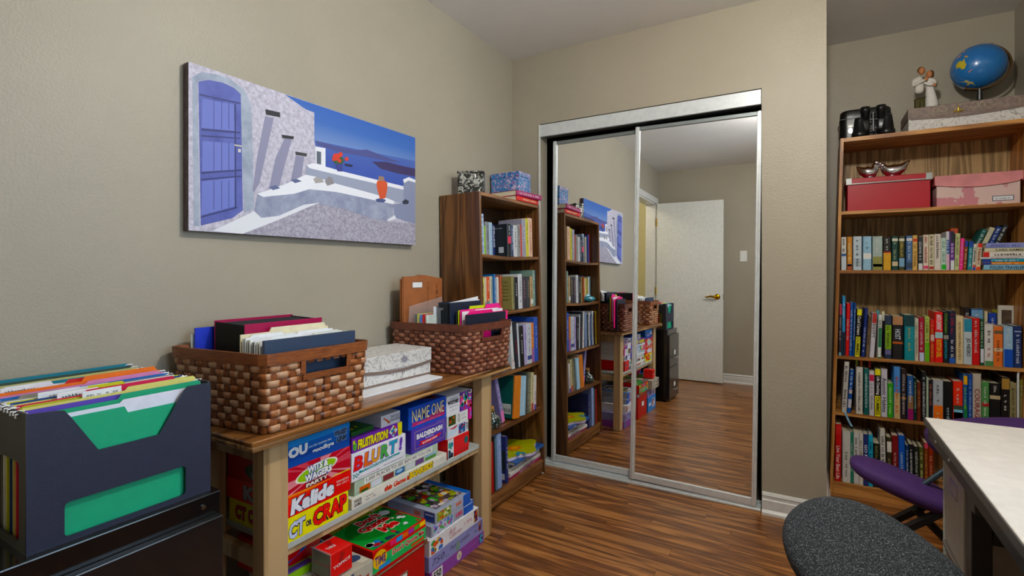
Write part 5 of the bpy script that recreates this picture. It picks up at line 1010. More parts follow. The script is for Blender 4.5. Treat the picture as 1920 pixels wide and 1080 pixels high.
for a in (0,60,120): 
    c_,s_=math.cos(R(a)),math.sin(R(a)); flat(o,'printed_butterfly',QUAD,(.08-.03*c_-.006*s_,-.075-.03*s_+.006*c_,.0192),(.06*c_,.06*s_,0),(.012*s_*-1,.012*c_,0),mat('1f8ab0',.5),.0006+.0002*a/60)
# glass bottle with cork on the fourth shelf
gm=bpy.data.materials.new('dark_glass'); n,l,b=nodes(gm); b.inputs['Roughness'].default_value=.05; tc=N(n,'ShaderNodeTexCoord'); vo=N(n,'ShaderNodeTexVoronoi',Scale=70.); l.new(tc.outputs['Object'],vo.inputs['Vector']); cr=N(n,'ShaderNodeValToRGB'); l.new(vo.outputs['Distance'],cr.inputs[0]); cr.color_ramp.elements[0].color=(.5,.55,.5,1); cr.color_ramp.elements[1].color=(.01,.03,.03,1); cr.color_ramp.elements[0].position=.1; cr.color_ramp.elements[1].position=.45; l.new(cr.outputs[0],b.inputs['Base Color']); b.inputs['Coat Weight'].default_value=1
o=empty('glass_jar',mw=LM@Matrix.Translation((BD-.05,.142,LZ['D']-.003))); tag(o,'small round glass bottle of pebbles with a cork on the fourth shelf','bottle')
link('bottle_body',mesh('bottle_body',*lathe([(.03,0),(.043,.012),(.046,.032),(.038,.055),(.02,.07),(.014,.078),(.014,.09),(.017,.094)],24),smooth=True),gm,o); link('cork',mesh('cork',*lathe([(.0125,.088),(.0135,.106)],14)),mat('b98a54',.8),o); link('neck_ring',mesh('neck_ring',*lathe([(.016,.083),(.0175,.086),(.016,.089)],16)),BR,o)
# teal fish-like glass ornament on the second shelf
o=empty('glass_fish',mw=LM@Matrix.Translation((BD-.035,.13,LZ['B']-.004))); tag(o,'teal glass fish ornament at the front of the second shelf','ornament')
TE=mat('4a94a4',.12,coat=1,var=.35,scale=70,name='teal_glass')
link('fish_body',mesh('fish_body',*xf(sph(.03,.062,.022,(0,0,.022)),Matrix.Rotation(.3,4,'Z')),smooth=True),TE,o)
plate('fish_tail',[(0,0),(.035,.016),(.03,0),(.035,-.016)],[],.006,TE,o,((-.018,.055,.026),(-.2,.98,0),(.3,.06,.95)))
plate('fish_fin',[(0,0),(.05,.0),(.035,.014),(.012,.012)],[],.005,TE,o,((0,-.025,.04),(-.28,.96,0),(0,0,1)))
# ---- on top of the narrow bookcase
TOPM=LM@Matrix.Translation((0,0,BH))
EMB=bpy.data.materials.new('embossed_pewter'); n,l,b=nodes(EMB); tc=N(n,'ShaderNodeTexCoord'); nz=N(n,'ShaderNodeTexNoise',Scale=38.,Detail=1.0,Distortion=1.6); l.new(tc.outputs['Object'],nz.inputs['Vector']); cr=N(n,'ShaderNodeValToRGB'); l.new(nz.outputs['Fac'],cr.inputs[0]); cr.color_ramp.elements[0].position=.46; cr.color_ramp.elements[1].position=.56; cr.color_ramp.elements[0].color=(*lin('3a3a36'),1); cr.color_ramp.elements[1].color=(*lin('b4b4ac'),1); l.new(cr.outputs[0],b.inputs['Base Color']); b.inputs['Metallic'].default_value=.6; b.inputs['Roughness'].default_value=.4; bp=N(n,'ShaderNodeBump',Strength=1.,Distance=.006); l.new(nz.outputs['Fac'],bp.inputs['Height']); l.new(bp.outputs[0],b.inputs['Normal'])
o=empty('embossed_box',mw=TOPM@Matrix.Translation((.115,.105,.0))@Matrix.Rotation(R(28),4,'Z')); tag(o,'grey pewter keepsake box with raised swirls on the narrow bookcase','box')
box('box_body',(-.066,-.0,0),(.066,.075,.118),EMB,o,.004,2); box('lid',(-.068,-.002,.1185),(.068,.077,.128),EMB,o,.003,2)
PAI=bpy.data.materials.new('paisley_print'); n,l,b=nodes(PAI); tc=N(n,'ShaderNodeTexCoord'); nz=N(n,'ShaderNodeTexNoise',Scale=30.,Detail=2.0,Distortion=2.2); l.new(tc.outputs['Object'],nz.inputs['Vector']); cr=N(n,'ShaderNodeValToRGB'); l.new(nz.outputs['Fac'],cr.inputs[0]); e=cr.color_ramp.elements; cr.color_ramp.interpolation='CONSTANT'; e[0].position=0; e[0].color=(*lin('2a4a9a'),1); e[1].position=.62; e[1].color=(*lin('d8b0c8'),1)
for p_,c_ in ((.40,'3a9ac8'),(.47,'2c5ab0'),(.52,'c86a9a'),(.56,'4ab4d0')): x=e.new(p_); x.color=(*lin(c_),1)
l.new(cr.outputs[0],b.inputs['Base Color']); b.inputs['Roughness'].default_value=.4
o=empty('paisley_box',mw=TOPM@Matrix.Translation((.01,.455,.0))); tag(o,'blue and pink paisley gift box on the narrow bookcase','box')
box('box_body',(.002,.002,0),(.183,.138,.15),PAI,o,.001); box('lid',(0,0,.1505),(.185,.14,.178),PAI,o,.0015)
z_=lying(TOPM@Matrix.Translation((.24,0,.0005)),[(.60,.245,.026,.165,'cf2a2c','red paperback lying under the magenta book on the narrow bookcase',('~','f2d8b0',.1,.75),-.004,0),(.613,.262,.028,.18,'9a2262','magenta book lying on top of the red paperback, narrow bookcase',('~','e9d0de',.12,.9),.012,-3)],0,'books lying on the narrow bookcase')
# ================================================================ WIDE BOOKCASE IN THE ALCOVE (slightly racked to the right)
RK=.0256; RX0,RWd,RY0,RY1=1.6655,.735,3.12,3.425
HON=wood('honey_oak','8a5622','cc9048',2,ring=5,rough=.4,mid='ac7030'); HONX=wood('honey_oak_shelf','8a5622','cf944c',0,ring=5,rough=.4,mid='ae7434'); HONB=wood('oak_back_panel','7a6038','bb9a66',2,ring=6,rough=.5,mid='9a7a48',stretch=20)
rc=empty('bookcase',(0,0,0)); tag(rc,'wide honey oak bookcase in the alcove right of the closet','bookcase')
def sbox(name,x0,x1,y0,y1,z0,z1,m,parent):
    v=[(x+RK*z,y,z) for z in (z0,z1) for x,y in ((x0,y0),(x1,y0),(x1,y1),(x0,y1))]; return link(name,mesh(name,v,BF),m,parent)
RT=1.831
sbox('side_panel',RX0,RX0+.0145,RY0,RY1,0,RT,HON,rc); sbox('side_panel',RX0+RWd-.0145,RX0+RWd,RY0,RY1,0,RT,HON,rc)
xi0,xi1=RX0+.0147,RX0+RWd-.0147
sbox('top_panel',xi0,xi1,RY0,RY1,RT-.02,RT-.0003,HONX,rc); sbox('back_panel',xi0,xi1,RY1-.006,RY1-.001,.02,RT-.0205,HONB,rc)
for z in (1.455,SHELF_Z[3],SHELF_Z[4],SHELF_Z[5],SHELF_Z[6]): sbox('shelf',xi0,xi1,RY0+.001,RY1-.0065,z-.016,z,HONX,rc)
sbox('kick_board',xi0,xi1,RY0+.004,RY0+.016,.0,SHELF_Z[6]-.0165,HONX,rc)
rn={3:'upper row, wide bookcase',4:'second row, wide bookcase',5:'third row, wide bookcase',6:'lowest row, wide bookcase'}
for k,L in RBK.items():
    prev=None
    for i,(x,w,h,lean,col,desc,bands,title) in enumerate(L):
        dd=(.105 if k==3 else .14)+.03*((i*37)%5)/5
        M=Matrix.Translation((x,RY0+.004+.002*((i*13)%4),SHELF_Z[k]+.0004+(w*math.sin(R(lean)) if lean>0 else 0)))@Matrix.Rotation(R(lean),4,'Y')
        lab='%s in %s'%(desc,rn[k])+(', leftmost' if not prev else (', right of '+prev if len(desc.split())+len(prev.split())<10 else ''))
        book(M,w,h,dd,col,' '.join(lab.split()[:16]),bands,title,seed=i*3+k*50,group='books in the wide bookcase'); prev=desc
# books lying in a pile at the right end of the upper row
zz=SHELF_Z[3]+.0004
for i,(x1,ln,th,col,lab,title,yo) in enumerate([(2.418,.150,.0235,'8fc0dc','pale blue travel book at the bottom of the small pile',('POLISH TRAVELER','1c2440',.08,.86),.0),(2.418,.155,.0125,'e08a1f','thin orange book second in the small pile',('~','f0dcc0',.2,.8),.0),(2.418,.155,.014,'2a9ab0','thin teal book third in the small pile',('~','e6f0f2',.2,.8),.0),(2.418,.16,.0075,'e0dcdc','very thin white book in the small pile',('~','b04a4a',.2,.8),.0),(2.418,.152,.0245,'e4e0d8','white book with red end in the small pile',('~','5a3a3a',.15,.75),.0),(2.416,.145,.0165,'d9d2b4','cream card games book in the small pile',('CARD GAMES','3a3a34',.1,.75),.0),(2.418,.142,.023,'8f96cc','lilac book on top of the small pile',('~','5a5fa0',.2,.9),.0)]):
    M=Matrix.Translation((x1,RY0+.004,zz))@Matrix.Rotation(R(-90),4,'Y'); book(M,th,ln,.12,col,lab,[(.86,1,'c4302c')] if 'red end' in lab else ([(.8,1,'1f3a8a')] if 'thin' in lab and 'white' not in lab else ()),title,seed=200+i,group='books lying in the wide bookcase',t=.0008); zz+=th+.0003
for i,(x,h,col,desc) in enumerate([(2.222,.205,'2f6a64','dark teal slanting book behind the small pile'),(2.247,.212,'d5d0b0','cream slanting book behind the small pile'),(2.270,.215,'1f3a80','blue slanting book behind the small pile'),(2.291,.222,'1c2428','black slanting book behind the small pile')]):
    M=Matrix.Translation((x,3.262,SHELF_Z[3]+.009))@Matrix.Rotation(R(21),4,'Y'); book(M,.019,h,.11,col,desc,(),('~','e2e6e0',.55,.95),seed=300+i,group='slanting books in the wide bookcase')
book(Matrix.Translation((2.175,3.262,SHELF_Z[3]+.0004)),.03,.205,.11,'c4583c','brick orange book standing behind the pink one in the upper row',(),None,seed=320)
# second row behind on the second shelf + framed picture
for i,(x,w,h,col,desc,bands) in enumerate([(2.262,.045,.25,'2a5a9a','blue picture book behind the white spined ones, second row',[(.8,.98,'7fa8cc')]),(2.312,.012,.24,'e2d8b4','thin ivory book in the back of the second row',()),(2.327,.03,.232,'2340a0','blue paperback in the back of the second row',()),(2.36,.018,.245,'d8dc2c','lime yellow book in the back of the second row',()),(2.236,.022,.255,'241c20','black paperback in the back of the second row',())]):
    book(Matrix.Translation((x,3.31,SHELF_Z[4]+.0004)),w,h,.09,col,desc,bands,('~','e8ecf0',.7,.9),seed=340+i,group='back row books in the wide bookcase')
o=empty('picture_frame',(2.385,3.285,SHELF_Z[4]+.0005)); tag(o,'pale framed picture standing at the right end of the second row','picture frame')
plate('frame',[(-.03,0),(.025,0),(.025,.272),(-.03,.272)],[[(-.018,.02),(.018,.02),(.018,.25),(-.018,.25)]],.01,mat('c9c6be',.5),o,((0,0,0),(1,0,0),(0,0,1))); plate('picture',[(-.018,.02),(.018,.02),(.018,.25),(-.018,.25)],[],.002,mat('4a3a30',.5,var=.5,scale=40),o,((0,.004,0),(1,0,0),(0,0,1)))
# white wire book end
o=empty('book_end',(2.386,RY0+.012,SHELF_Z[5])); tag(o,'white wire book end at the right of the third book row','book end')
link('wire_loop',mesh('wire_loop',*tube([(0,0,.003),(0,0,.26),(.003,.001,.275),(.012,.002,.283),(.025,.003,.285)],.0042,8)),mat('e4e8e8',.3),o); box('foot_plate',(-.002,-.006,.0),(.02,.1,.0015),mat('e4e8e8',.3),o)
book(Matrix.Translation((2.393,RY0+.02,SHELF_Z[5]+.002)),.014,.235,.12,'7d7a3c','olive book squeezed behind the white wire book end',(),('~','c9c49a',.2,.9),seed=400)
# pale blue ribbon bookmark hanging over the third shelf edge
o=empty('ribbon_bookmark',(1.727,RY0+.003,SHELF_Z[5]+.0004)); tag(o,'pale blue ribbon bookmark hanging over the third row shelf edge','bookmark')
V=[]
for x,y,z in ((0,.02,.002),(0,-.001,.002),(.003,-.006,-.004),(.012,-.008,-.03),(.024,-.009,-.055),(.03,-.009,-.066)): V+=[(x,y,z),(x+.009,y,z+.002)]
link('ribbon',mesh('ribbon',V,[(2*i,2*i+1,2*i+3,2*i+2) for i in range(5)]),mat('8fb4d2',.5),o)
# sticky page flags on the second and third rows
for i,(x,z,c) in enumerate([(1.87,.945,'4a8ea0'),(1.892,.94,'d9d8c0'),(1.80,.705,'d06a2c'),(1.835,.70,'b02a3a'),(1.78,.705,'8a9a2c')]):
    o=empty('page_flag',(x,3.16,z-.012)); tag(o,'%s page flag poking out of a book in the wide bookcase'%['blue grey','cream','orange','red','olive'][i],'page flag','page flags'); link('flag_strip',mesh('flag_strip',[(0,0,-.03),(.009,.001,-.03),(.01,.002,.0),(.008,.004,.018),(-.002,.004,.016),(-.001,.002,0)],[(0,1,2,5),(5,2,3,4)]),mat(c,.5),o)
# ---- red document box and pink map box
RED=mat('a5102c',.35,var=.08,scale=300)
o=empty('document_box',(1.912,3.255,1.4555)); tag(o,'crimson document box with chrome corners on the wide bookcase','storage box')
box('box_body',(-.168,-.105,0),(.168,.105,.138),RED,o,.002); ld=box('lid',(-.173,-.111,.1383),(.173,.111,.168),RED,o,.002)
box('chrome_strip',(-.174,-.1125,.1375),(.174,-.1112,.1425),CHR,ld)
for sx in(-1,1): box('corner_cap',(sx*.162-.0125,-.1135,.136),(sx*.162+.0125,-.1115,.169),CHR,ld,.0005)
PKM=bpy.data.materials.new('pink_map_print'); n,l,b=nodes(PKM); tc=N(n,'ShaderNodeTexCoord'); nz=N(n,'ShaderNodeTexNoise',Scale=11.,Detail=4.0,Roughness=.55); l.new(tc.outputs['Object'],nz.inputs['Vector']); cr=N(n,'ShaderNodeValToRGB'); l.new(nz.outputs['Fac'],cr.inputs[0]); e=cr.color_ramp.elements; e[0].position=.49; e[1].position=.51; e[0].color=(*lin('c8808a'),1); e[1].color=(*lin('d9bcb4'),1); l.new(cr.outputs[0],b.inputs['Base Color']); b.inputs['Roughness'].default_value=.5
o=empty('pink_map_box',(2.252,3.255,1.4555)); tag(o,'pink box printed with a world map, right of the crimson box','storage box')
box('box_body',(-.148,-.1,0),(.148,.1,.143),PKM,o,.002)
LX=.155; n_=14; out=[(-LX,.148),(-LX,.104)]+[(-LX+2*LX*i/n_,.104-.016*math.sin(math.pi*i/n_)) for i in range(1,n_)]+[(LX,.112),(LX,.148)]
plate('lid_front',out[::-1],[],.003,mat('cc8a8c',.5,var=.18,scale=9),o,((0,-.107,0),(1,0,0),(0,0,1))); box('lid_top',(-LX,-.1068,.145),(LX,.107,.149),mat('cf9092',.5,var=.15,scale=9),o,.001); 
for s in(-1,1): box('lid_side',(s*LX-.0015,-.1067,.105),(s*LX+.0015,.107,.1448),mat('c4626a',.5),o)
flat(o,'label_frame',QUAD,(.052,-.1002,.016),(.074,0,0),(0,0,.024),mat('4a5068',.4)); flat(o,'label_card',QUAD,(.055,-.1005,.019),(.068,0,0),(0,0,.018),mat('e2e4e6',.5)); flat(o,'small_print',scribble(12,3),(.064,-.1008,.024),(.05,0,0),(0,0,.007),mat('3a3a44',.5))
# ---- two chrome birds on the crimson box
CHB=mat('dcdce2',.16,1,name='mirror_chrome',var=.02)
def bird(x,y,face,upright,label):
    o=empty('bird_figurine',(x,y,1.4555+.1685)); o.scale=(1.12,1.12,1.12); o.rotation_euler=(0,0,0 if face>0 else R(180)); tag(o,label,'figurine','chrome birds')
    # spine of the body from tail tip to beak, local +x is forward
    if upright: P=[(-.052,.062),(-.047,.056),(-.032,.04),(-.012,.031),(.008,.032),(.017,.046),(.02,.06),(.022,.068)]; Rr=[.002,.007,.019,.029,.027,.017,.0135,.012]; hd=(.023,.072)
    else: P=[(-.066,.072),(-.058,.062),(-.04,.042),(-.018,.03),(.008,.030),(.024,.040),(.03,.05),(.033,.054)]; Rr=[.002,.007,.019,.029,.028,.019,.0145,.013]; hd=(.034,.057)
    v,f=tube([(a,0,b) for a,b in P],Rr,14); link('bird_body',mesh('bird_body',v,f,True),CHB,o)
    link('bird_head',mesh('bird_head',*sph(.0135,.0125,.0125,(hd[0],0,hd[1])),smooth=True),CHB,o); link('beak',mesh('beak',*tube([(hd[0]+.010,0,hd[1]-.002),(hd[0]+.022,0,hd[1]-.005)],[.004,.0006],8)),CHB,o)
    link('foot_disc',mesh('foot_disc',*lathe([(.016,0),(.02,.003),(.017,.008)],18),smooth=True),CHB,o)
bird(1.846,3.21,1,True,'upright chrome bird figurine on the left of the crimson box'); bird(1.935,3.21,-1,False,'chrome bird figurine with raised tail, right of the upright one')
# ---- on top: binocular case + binoculars
BK=mat('0c0c0d',.35,coat=.2,name='black_leather'); BK2=mat('101114',.3,name='binocular_black')
o=empty('binocular_case',(1.826,3.262,RT)); tag(o,'black leather binocular case at the left end of the bookcase top','case')
V=[];rows_=6
pts=rrect(-.112,.112,-.045,.045,.035,5); Vv=[];Ff=[];n_=len(pts)
for j,(z,s) in enumerate(((0,.97),(.02,1),(.13,1.0),(.158,.98),(.166,.9))): Vv+=[(x*s,y*s,z) for x,y in pts]
for j in range(4):
    for i in range(n_): Ff.append((j*n_+i,j*n_+(i+1)%n_,(j+1)*n_+(i+1)%n_,(j+1)*n_+i))
Ff+=[tuple(range(n_-1,-1,-1)),tuple(4*n_+i for i in range(n_))]
link('case_body',mesh('case_body',Vv,Ff,True),BK,o); box('lid_seam',(-.1128,-.046,.118),(.1128,.046,.121),mat('1c1c1c',.5),o)
link('strap_ring',mesh('strap_ring',*tube([(-.104,0,.10),(-.116,0,.095),(-.118,0,.075),(-.110,0,.07)],.003,6)),mat('2c2420',.4),o); box('strap_end',(-.117,-.008,.03),(-.107,.008,.07),mat('4a3826',.6),o,.001)
o=empty('binoculars',(1.855,3.178,RT)); tag(o,'black binoculars standing on end in front of their case','binoculars')
for sx in(-1,1):
    link('objective_barrel',mesh('objective_barrel',*xf(lathe([(.036,0),(.036,.028),(.031,.034),(.024,.095),(.022,.105)],24),Matrix.Translation((sx*.056,0,0))),smooth=True),BK2,o)
    link('eyepiece',mesh('eyepiece',*xf(lathe([(.018,.028),(.018,.13),(.021,.132),(.021,.158),(.014,.158)],20),Matrix.Translation((sx*.033,-.002,0))),smooth=True),BK2,o); 
    box('prism_housing',(sx*.045-.03,-.022,.03),(sx*.045+.03,.022,.092),BK2,o,.008,2)
link('focus_shaft',mesh('focus_shaft',*tube([(0,-.012,.03),(0,-.012,.125)],.005,12)),mat('8a8c90',.25,1),o); link('focus_wheel',mesh('focus_wheel',*xf(lathe([(.011,.1),(.011,.118)],16),Matrix.Translation((0,-.012,0)))),BK2,o); box('hinge_bridge',(-.04,-.016,.04),(.04,-.004,.048),BK2,o,.002); box('hinge_bridge',(-.04,-.016,.085),(.04,-.004,.092),BK2,o,.002)
# ---- map keepsake box with gilt ornament
o=mapbox('map_box',1.995,2.418,3.165,3.40,RT+.0003,.118,.052,'wide keepsake box with brown damask lid under the globe',0,lidm=mat('80726a',.5,var=.3,scale=70,name='damask_paper'),face='-Y')
GOLD=mat('b09a5a',.35,.6,name='gilt'); CRM=mat('b4aa96',.5)
def swirl(cx,cz,s,fl):
    P=[]
    for i in range(22): t=i/21; a=t*4.2*math.pi/1.6; r=.02*(1-t*.85); P.append((cx+fl*(.045*s-r*math.cos(a)*s-.02*s*t),-.1188,cz+r*math.sin(a)*s))
    return tube(P,[.0016]*22,5)
for fl in(-1,1):
    for s,off in ((1,.02),(.8,.055)): link('scroll_ornament',mesh('scroll_ornament',*swirl(-.02+fl*off,.092,s,fl)),CRM,o)
fl_=[]
link('gilt_lily',mesh('gilt_lily',*joinvf([xf(sph(.005,.003,.016,(0,0,.012)),Matrix.Translation((-.02,-.1205,.075))),tube([(-.02,-.1205,.078),(-.03,-.1205,.083),(-.038,-.1205,.078),(-.036,-.1205,.072)],[.003,.004,.003,.001],6),tube([(-.02,-.1205,.078),(-.01,-.1205,.083),(-.002,-.1205,.078),(-.004,-.1205,.072)],[.003,.004,.003,.001],6),tube([(-.02,-.1205,.078),(-.02,-.1205,.062)],[.003,.0012],6),tube([(-.031,-.121,.077),(-.009,-.121,.077)],.0022,6)]),True),GOLD,o)
# ---- embracing couple figurine
o=empty('couple_figurine',(2.075,3.28,RT+.1185)); o.scale=(1.22,1.22,1.22); tag(o,'small resin figurine of an embracing couple left of the globe','figurine')
SK=mat('b9805a',.6); SH_=mat('dcd8d0',.6); BRH=mat('5a3a20',.7)
def skin(name,pts,edges,rad,m):
    me=bpy.data.meshes.new(name); me.from_pydata(pts,edges,[]); ob=bpy.data.objects.new(name,me); C.objects.link(ob); md=ob.modifiers.new('s','SKIN'); ob.modifiers.new('u','SUBSURF').levels=2
    if not me.skin_vertices: pass
    for i,r in enumerate(rad): me.skin_vertices[0].data[i].radius=(r,r) if not isinstance(r,tuple) else r
    me.skin_vertices[0].data[0].use_root=True
    dg=bpy.context.evaluated_depsgraph_get(); m2=bpy.data.meshes.new_from_object(ob.evaluated_get(dg)); bpy.data.objects.remove(ob)
    for p in m2.polygons: p.use_smooth=True
    m2.materials.clear(); ob=link(name,m2,m,o); return ob
try:
    skin('man_trousers',[(-.016,0,.075),(-.022,-.002,.04),(-.022,-.003,.0),(-.006,.002,.04),(-.006,.002,.0)],[(0,1),(1,2),(0,3),(3,4)],[.017,.012,.011,.012,.011],mat('4a4424',.7))
    skin('man_shirt',[(-.016,0,.078),(-.016,0,.11),(-.018,0,.14),(-.034,-.006,.136),(-.038,-.014,.112),(-.018,-.022,.122),(.004,-.02,.132),(-.012,0,.156)],[(0,1),(1,2),(2,3),(3,4),(4,5),(5,6),(2,7)],[.018,.018,.017,.009,.0075,.0065,.005,.006],SH_)
    skin('woman_dress',[(.018,0,.11),(.02,0,.08),(.024,0,.04),(.026,0,.002),(.016,0,.135),(.03,-.006,.128),(.034,-.016,.11),(.016,-.022,.106),(-.004,-.02,.12)],[(0,1),(1,2),(2,3),(0,4),(4,5),(5,6),(6,7),(7,8)],[.014,.017,.023,.027,.013,.008,.007,.006,.005],mat('e2dfda',.6))
except Exception as ex: print('figurine',ex)
for nm,c,r,m in (('man_head',(-.008,-.003,.174),(.012,.013,.016),SK),('man_hair',(-.0095,.002,.1785),(.0125,.0128,.0145),BRH),('woman_head',(.016,-.005,.155),(.0115,.012,.0145),SK),('woman_hair',(.0205,.0,.159),(.0125,.0125,.013),BRH),('hair_bun',(.028,.006,.150),(.006,.006,.007),BRH),('hand',(.004,-.0235,.133),(.006,.004,.0075),SK),('hand',(.030,-.0235,.104),(.006,.004,.0065),SK)): link(nm,mesh(nm,*sph(*r,c,12,8),smooth=True),m,o)
for nm,xx,zz_ in (('man_nose',-.002,.172),('woman_nose',.009,.154)): link(nm,mesh(nm,*sph(.0025,.003,.003,(xx,-.0155,zz_),8,6),smooth=True),SK,o)
# ---- globe
GC=Vector((2.283,3.285,2.140)); GR=.106
o=empty('desk_globe',(GC.x,GC.y,RT+.1185)); tag(o,'blue desk globe on a bronze arm at the right end of the bookcase top','globe')
OC=bpy.data.materials.new('globe_ocean'); n,l,b=nodes(OC); tc=N(n,'ShaderNodeTexCoord'); nz=N(n,'ShaderNodeTexNoise',Scale=3.,Detail=3.); l.new(tc.outputs['Object'],nz.inputs['Vector']); cr=N(n,'ShaderNodeValToRGB'); l.new(nz.outputs['Fac'],cr.inputs[0]); cr.color_ramp.elements[0].color=(*lin('0f5aa8'),1); cr.color_ramp.elements[1].color=(*lin('2a8ad0'),1); l.new(cr.outputs[0],b.inputs['Base Color']); b.inputs['Roughness'].default_value=.25; b.inputs['Coat Weight'].default_value=.6
gz=GC.z-(RT+.1185); TILT=Matrix.Translation((0,0,gz))@Matrix.Rotation(R(-12),4,'X')@Matrix.Rotation(R(26),4,'Y')
gb_=link('globe_ball',mesh('globe_ball',*xf(sph(GR,GR,GR,(0,0,0),40,24),TILT),smooth=True),OC,o)
def onball(lon,lat,r=GR*1.003):
    lo,la=R(lon),R(lat); return (r*math.cos(la)*math.sin(lo),-r*math.cos(la)*math.cos(lo),r*math.sin(la))
def land(name,pts,col):
    c=(sum(p[0] for p in pts)/len(pts),sum(p[1] for p in pts)/len(pts)); V=[onball(*c)];n_=len(pts)
    for f in (.5,1): V+=[onball(c[0]+(a-c[0])*f,c[1]+(b_-c[1])*f) for a,b_ in pts]
    F=[(0,1+i,1+(i+1)%n_) for i in range(n_)]+[(1+i,1+n_+i,1+n_+(i+1)%n_,1+(i+1)%n_) for i in range(n_)]
    link(name,mesh(name,*xf((V,F),TILT)),mat(col,.35,coat=.4),gb_)
land('continent',[(-58,-22),(-52,-16),(-46,-14),(-42,-18),(-38,-10),(-35,-18),(-28,-26),(-30,-36),(-38,-38),(-44,-32),(-52,-32),(-57,-34)],'c9b85a')
land('island',[(-18,-44),(-13,-40),(-8,-36),(-10,-40),(-16,-46)],'c98a6a'); land('island',[(-42,-4),(-36,-2),(-30,-8),(-36,-8)],'c9a05a'); land('island',[(-62,0),(-56,6),(-52,2),(-58,-4)],'c98a7a'); land('island',[(-54,10),(-51,16),(-48,12)],'d9b08a')
land('continent',[(-70,20),(-55,35),(-40,52),(-20,66),(-40,70),(-70,62),(-85,40)],'d0823c'); land('continent',[(-60,-70),(-20,-66),(20,-68),(60,-72),(0,-84)],'c9bc82')
for lat in (-60,-30,0,30,60): link('latitude_line',mesh('latitude_line',*xf(tube([onball(a,lat,GR*1.0005) for a in range(-180,181,8)],.0003,4,False),TILT)),mat('1f4a80',.4),gb_)
BRZ=mat('6a543c',.35,.7,name='bronze')
arc=[]
for i in range(25): a=R(-92+184*i/24); arc.append((GR*1.13*math.cos(a),0,GR*1.13*math.sin(a)))
AV=[];AF=[]
for i in range(25):
    a=R(-92+184*i/24)
    for rr,yy in ((1.08,-.008),(1.15,-.008),(1.15,.008),(1.08,.008)): AV.append((GR*rr*math.cos(a),yy,GR*rr*math.sin(a)))
for i in range(24):
    for k in range(4): AF.append((i*4+k,i*4+(k+1)%4,i*4+4+(k+1)%4,i*4+4+k))
AF+=[(3,2,1,0),(96,97,98,99)]
link('meridian_arm',mesh('meridian_arm',*xf((AV,AF),TILT)),BRZ,o)
for s in(-1,1): link('pivot_pin',mesh('pivot_pin',*xf(tube([(0,0,s*GR*.98),(0,0,s*GR*1.2)],.004,8),TILT)),mat('1a1a1c',.3),o)
bt=TILT@Vector((GR*1.13*math.cos(R(-64)),0,GR*1.13*math.sin(R(-64))))
link('stem',mesh('stem',*tube([(bt.x,bt.y,.02),(bt.x,bt.y,bt.z+.004)],[.012,.010],12)),mat('16181a',.3),o)
link('base',mesh('base',*xf(lathe([(.062,0),(.062,.006),(.03,.014),(.012,.024)],28),Matrix.Translation((bt.x,bt.y,0))),smooth=True),mat('16181a',.3),o)

# ================================================================ DESK, CABINET, CHAIRS
dk=empty('desk',(0,0,0)); tag(dk,'white topped desk with dark steel frame along the right wall','desk')
WT=mat('d6d2cc',.38,bump=.1,bscale=300,name='white_laminate'); STE=mat('3a3836',.4,.5,name='dark_steel')
box('desk_top',(1.857,.25,.722),(2.42,1.815,.74),WT,dk,.0015); box('edge_band',(1.854,.248,.7205),(1.857,1.817,.7385),mat('4a4a48',.4),dk)
box('apron',(1.862,.27,.685),(1.868,1.80,.7218),STE,dk); box('apron',(1.862,1.80,.685),(2.415,1.806,.7218),STE,dk)
for y in (1.70,1.55): link('screw',mesh('screw',*xf(lathe([(.006,0),(.005,.003)],10),Matrix.Translation((1.862,y,.705))@Matrix.Rotation(R(-90),4,'Y'))),CHR,dk)
box('bracket',(1.866,1.36,.655),(1.90,1.40,.6848),STE,dk,.002)
for y in (1.50,.40):
    for x in (1.886,2.37): box('leg',(x,y-.022,0),(x+.035,y+.022,.7218),mat('0e0e0e',.4),dk,.002)
    box('crossbar',(1.9215,y-.012,.55),(2.3695,y+.012,.58),mat('0e0e0e',.4),dk,.002)
fc2=empty('filing_cabinet',(0,0,0)); tag(fc2,'narrow beige grey metal cabinet with drawers under the white desk','filing cabinet')
GRE=mat('8d857a',.35,name='putty_enamel')
box('cabinet_body',(1.915,1.578,.01),(2.38,1.784,.668),GRE,fc2,.002)
for z0_,z1_ in ((.40,.66),(.14,.392),(.015,.132)):
    d=box('drawer',(1.893,1.580,z0_),(1.9145,1.782,z1_),GRE,fc2,.002); zc=z1_-.085
    if z1_>.2:
        plate('label_holder',[(0,0),(.075,0),(.075,.04),(0,.04)],[[(.004,.004),(.071,.004),(.071,.036),(.004,.036)]],.003,CHR,d,((1.8925,1.718,zc),(0,-1,0),(0,0,1))); box('drawer_pull',(1.885,1.60,z0_+.02),(1.8928,1.76,z0_+.032),CHR,d,.001)
box('edge_strip',(1.891,1.7825,.012),(1.9148,1.7865,.668),mat('c9d4cc',.3),fc2)
def cushion(a,b_,c,e1=.5,e2=.8,nu=32,nv=16):
    f=lambda w_,m_:math.copysign(abs(w_)**m_,w_); V=[];F=[]
    for j in range(nv+1):
        v=-math.pi/2+math.pi*j/nv
        for i in range(nu): u=2*math.pi*i/nu; V.append((a*f(math.cos(v),e1)*f(math.cos(u),e2),b_*f(math.cos(v),e1)*f(math.sin(u),e2),c*f(math.sin(v),e1)))
    for j in range(nv):
        for i in range(nu): F.append((j*nu+i,j*nu+(i+1)%nu,(j+1)*nu+(i+1)%nu,(j+1)*nu+i))
    return V,F
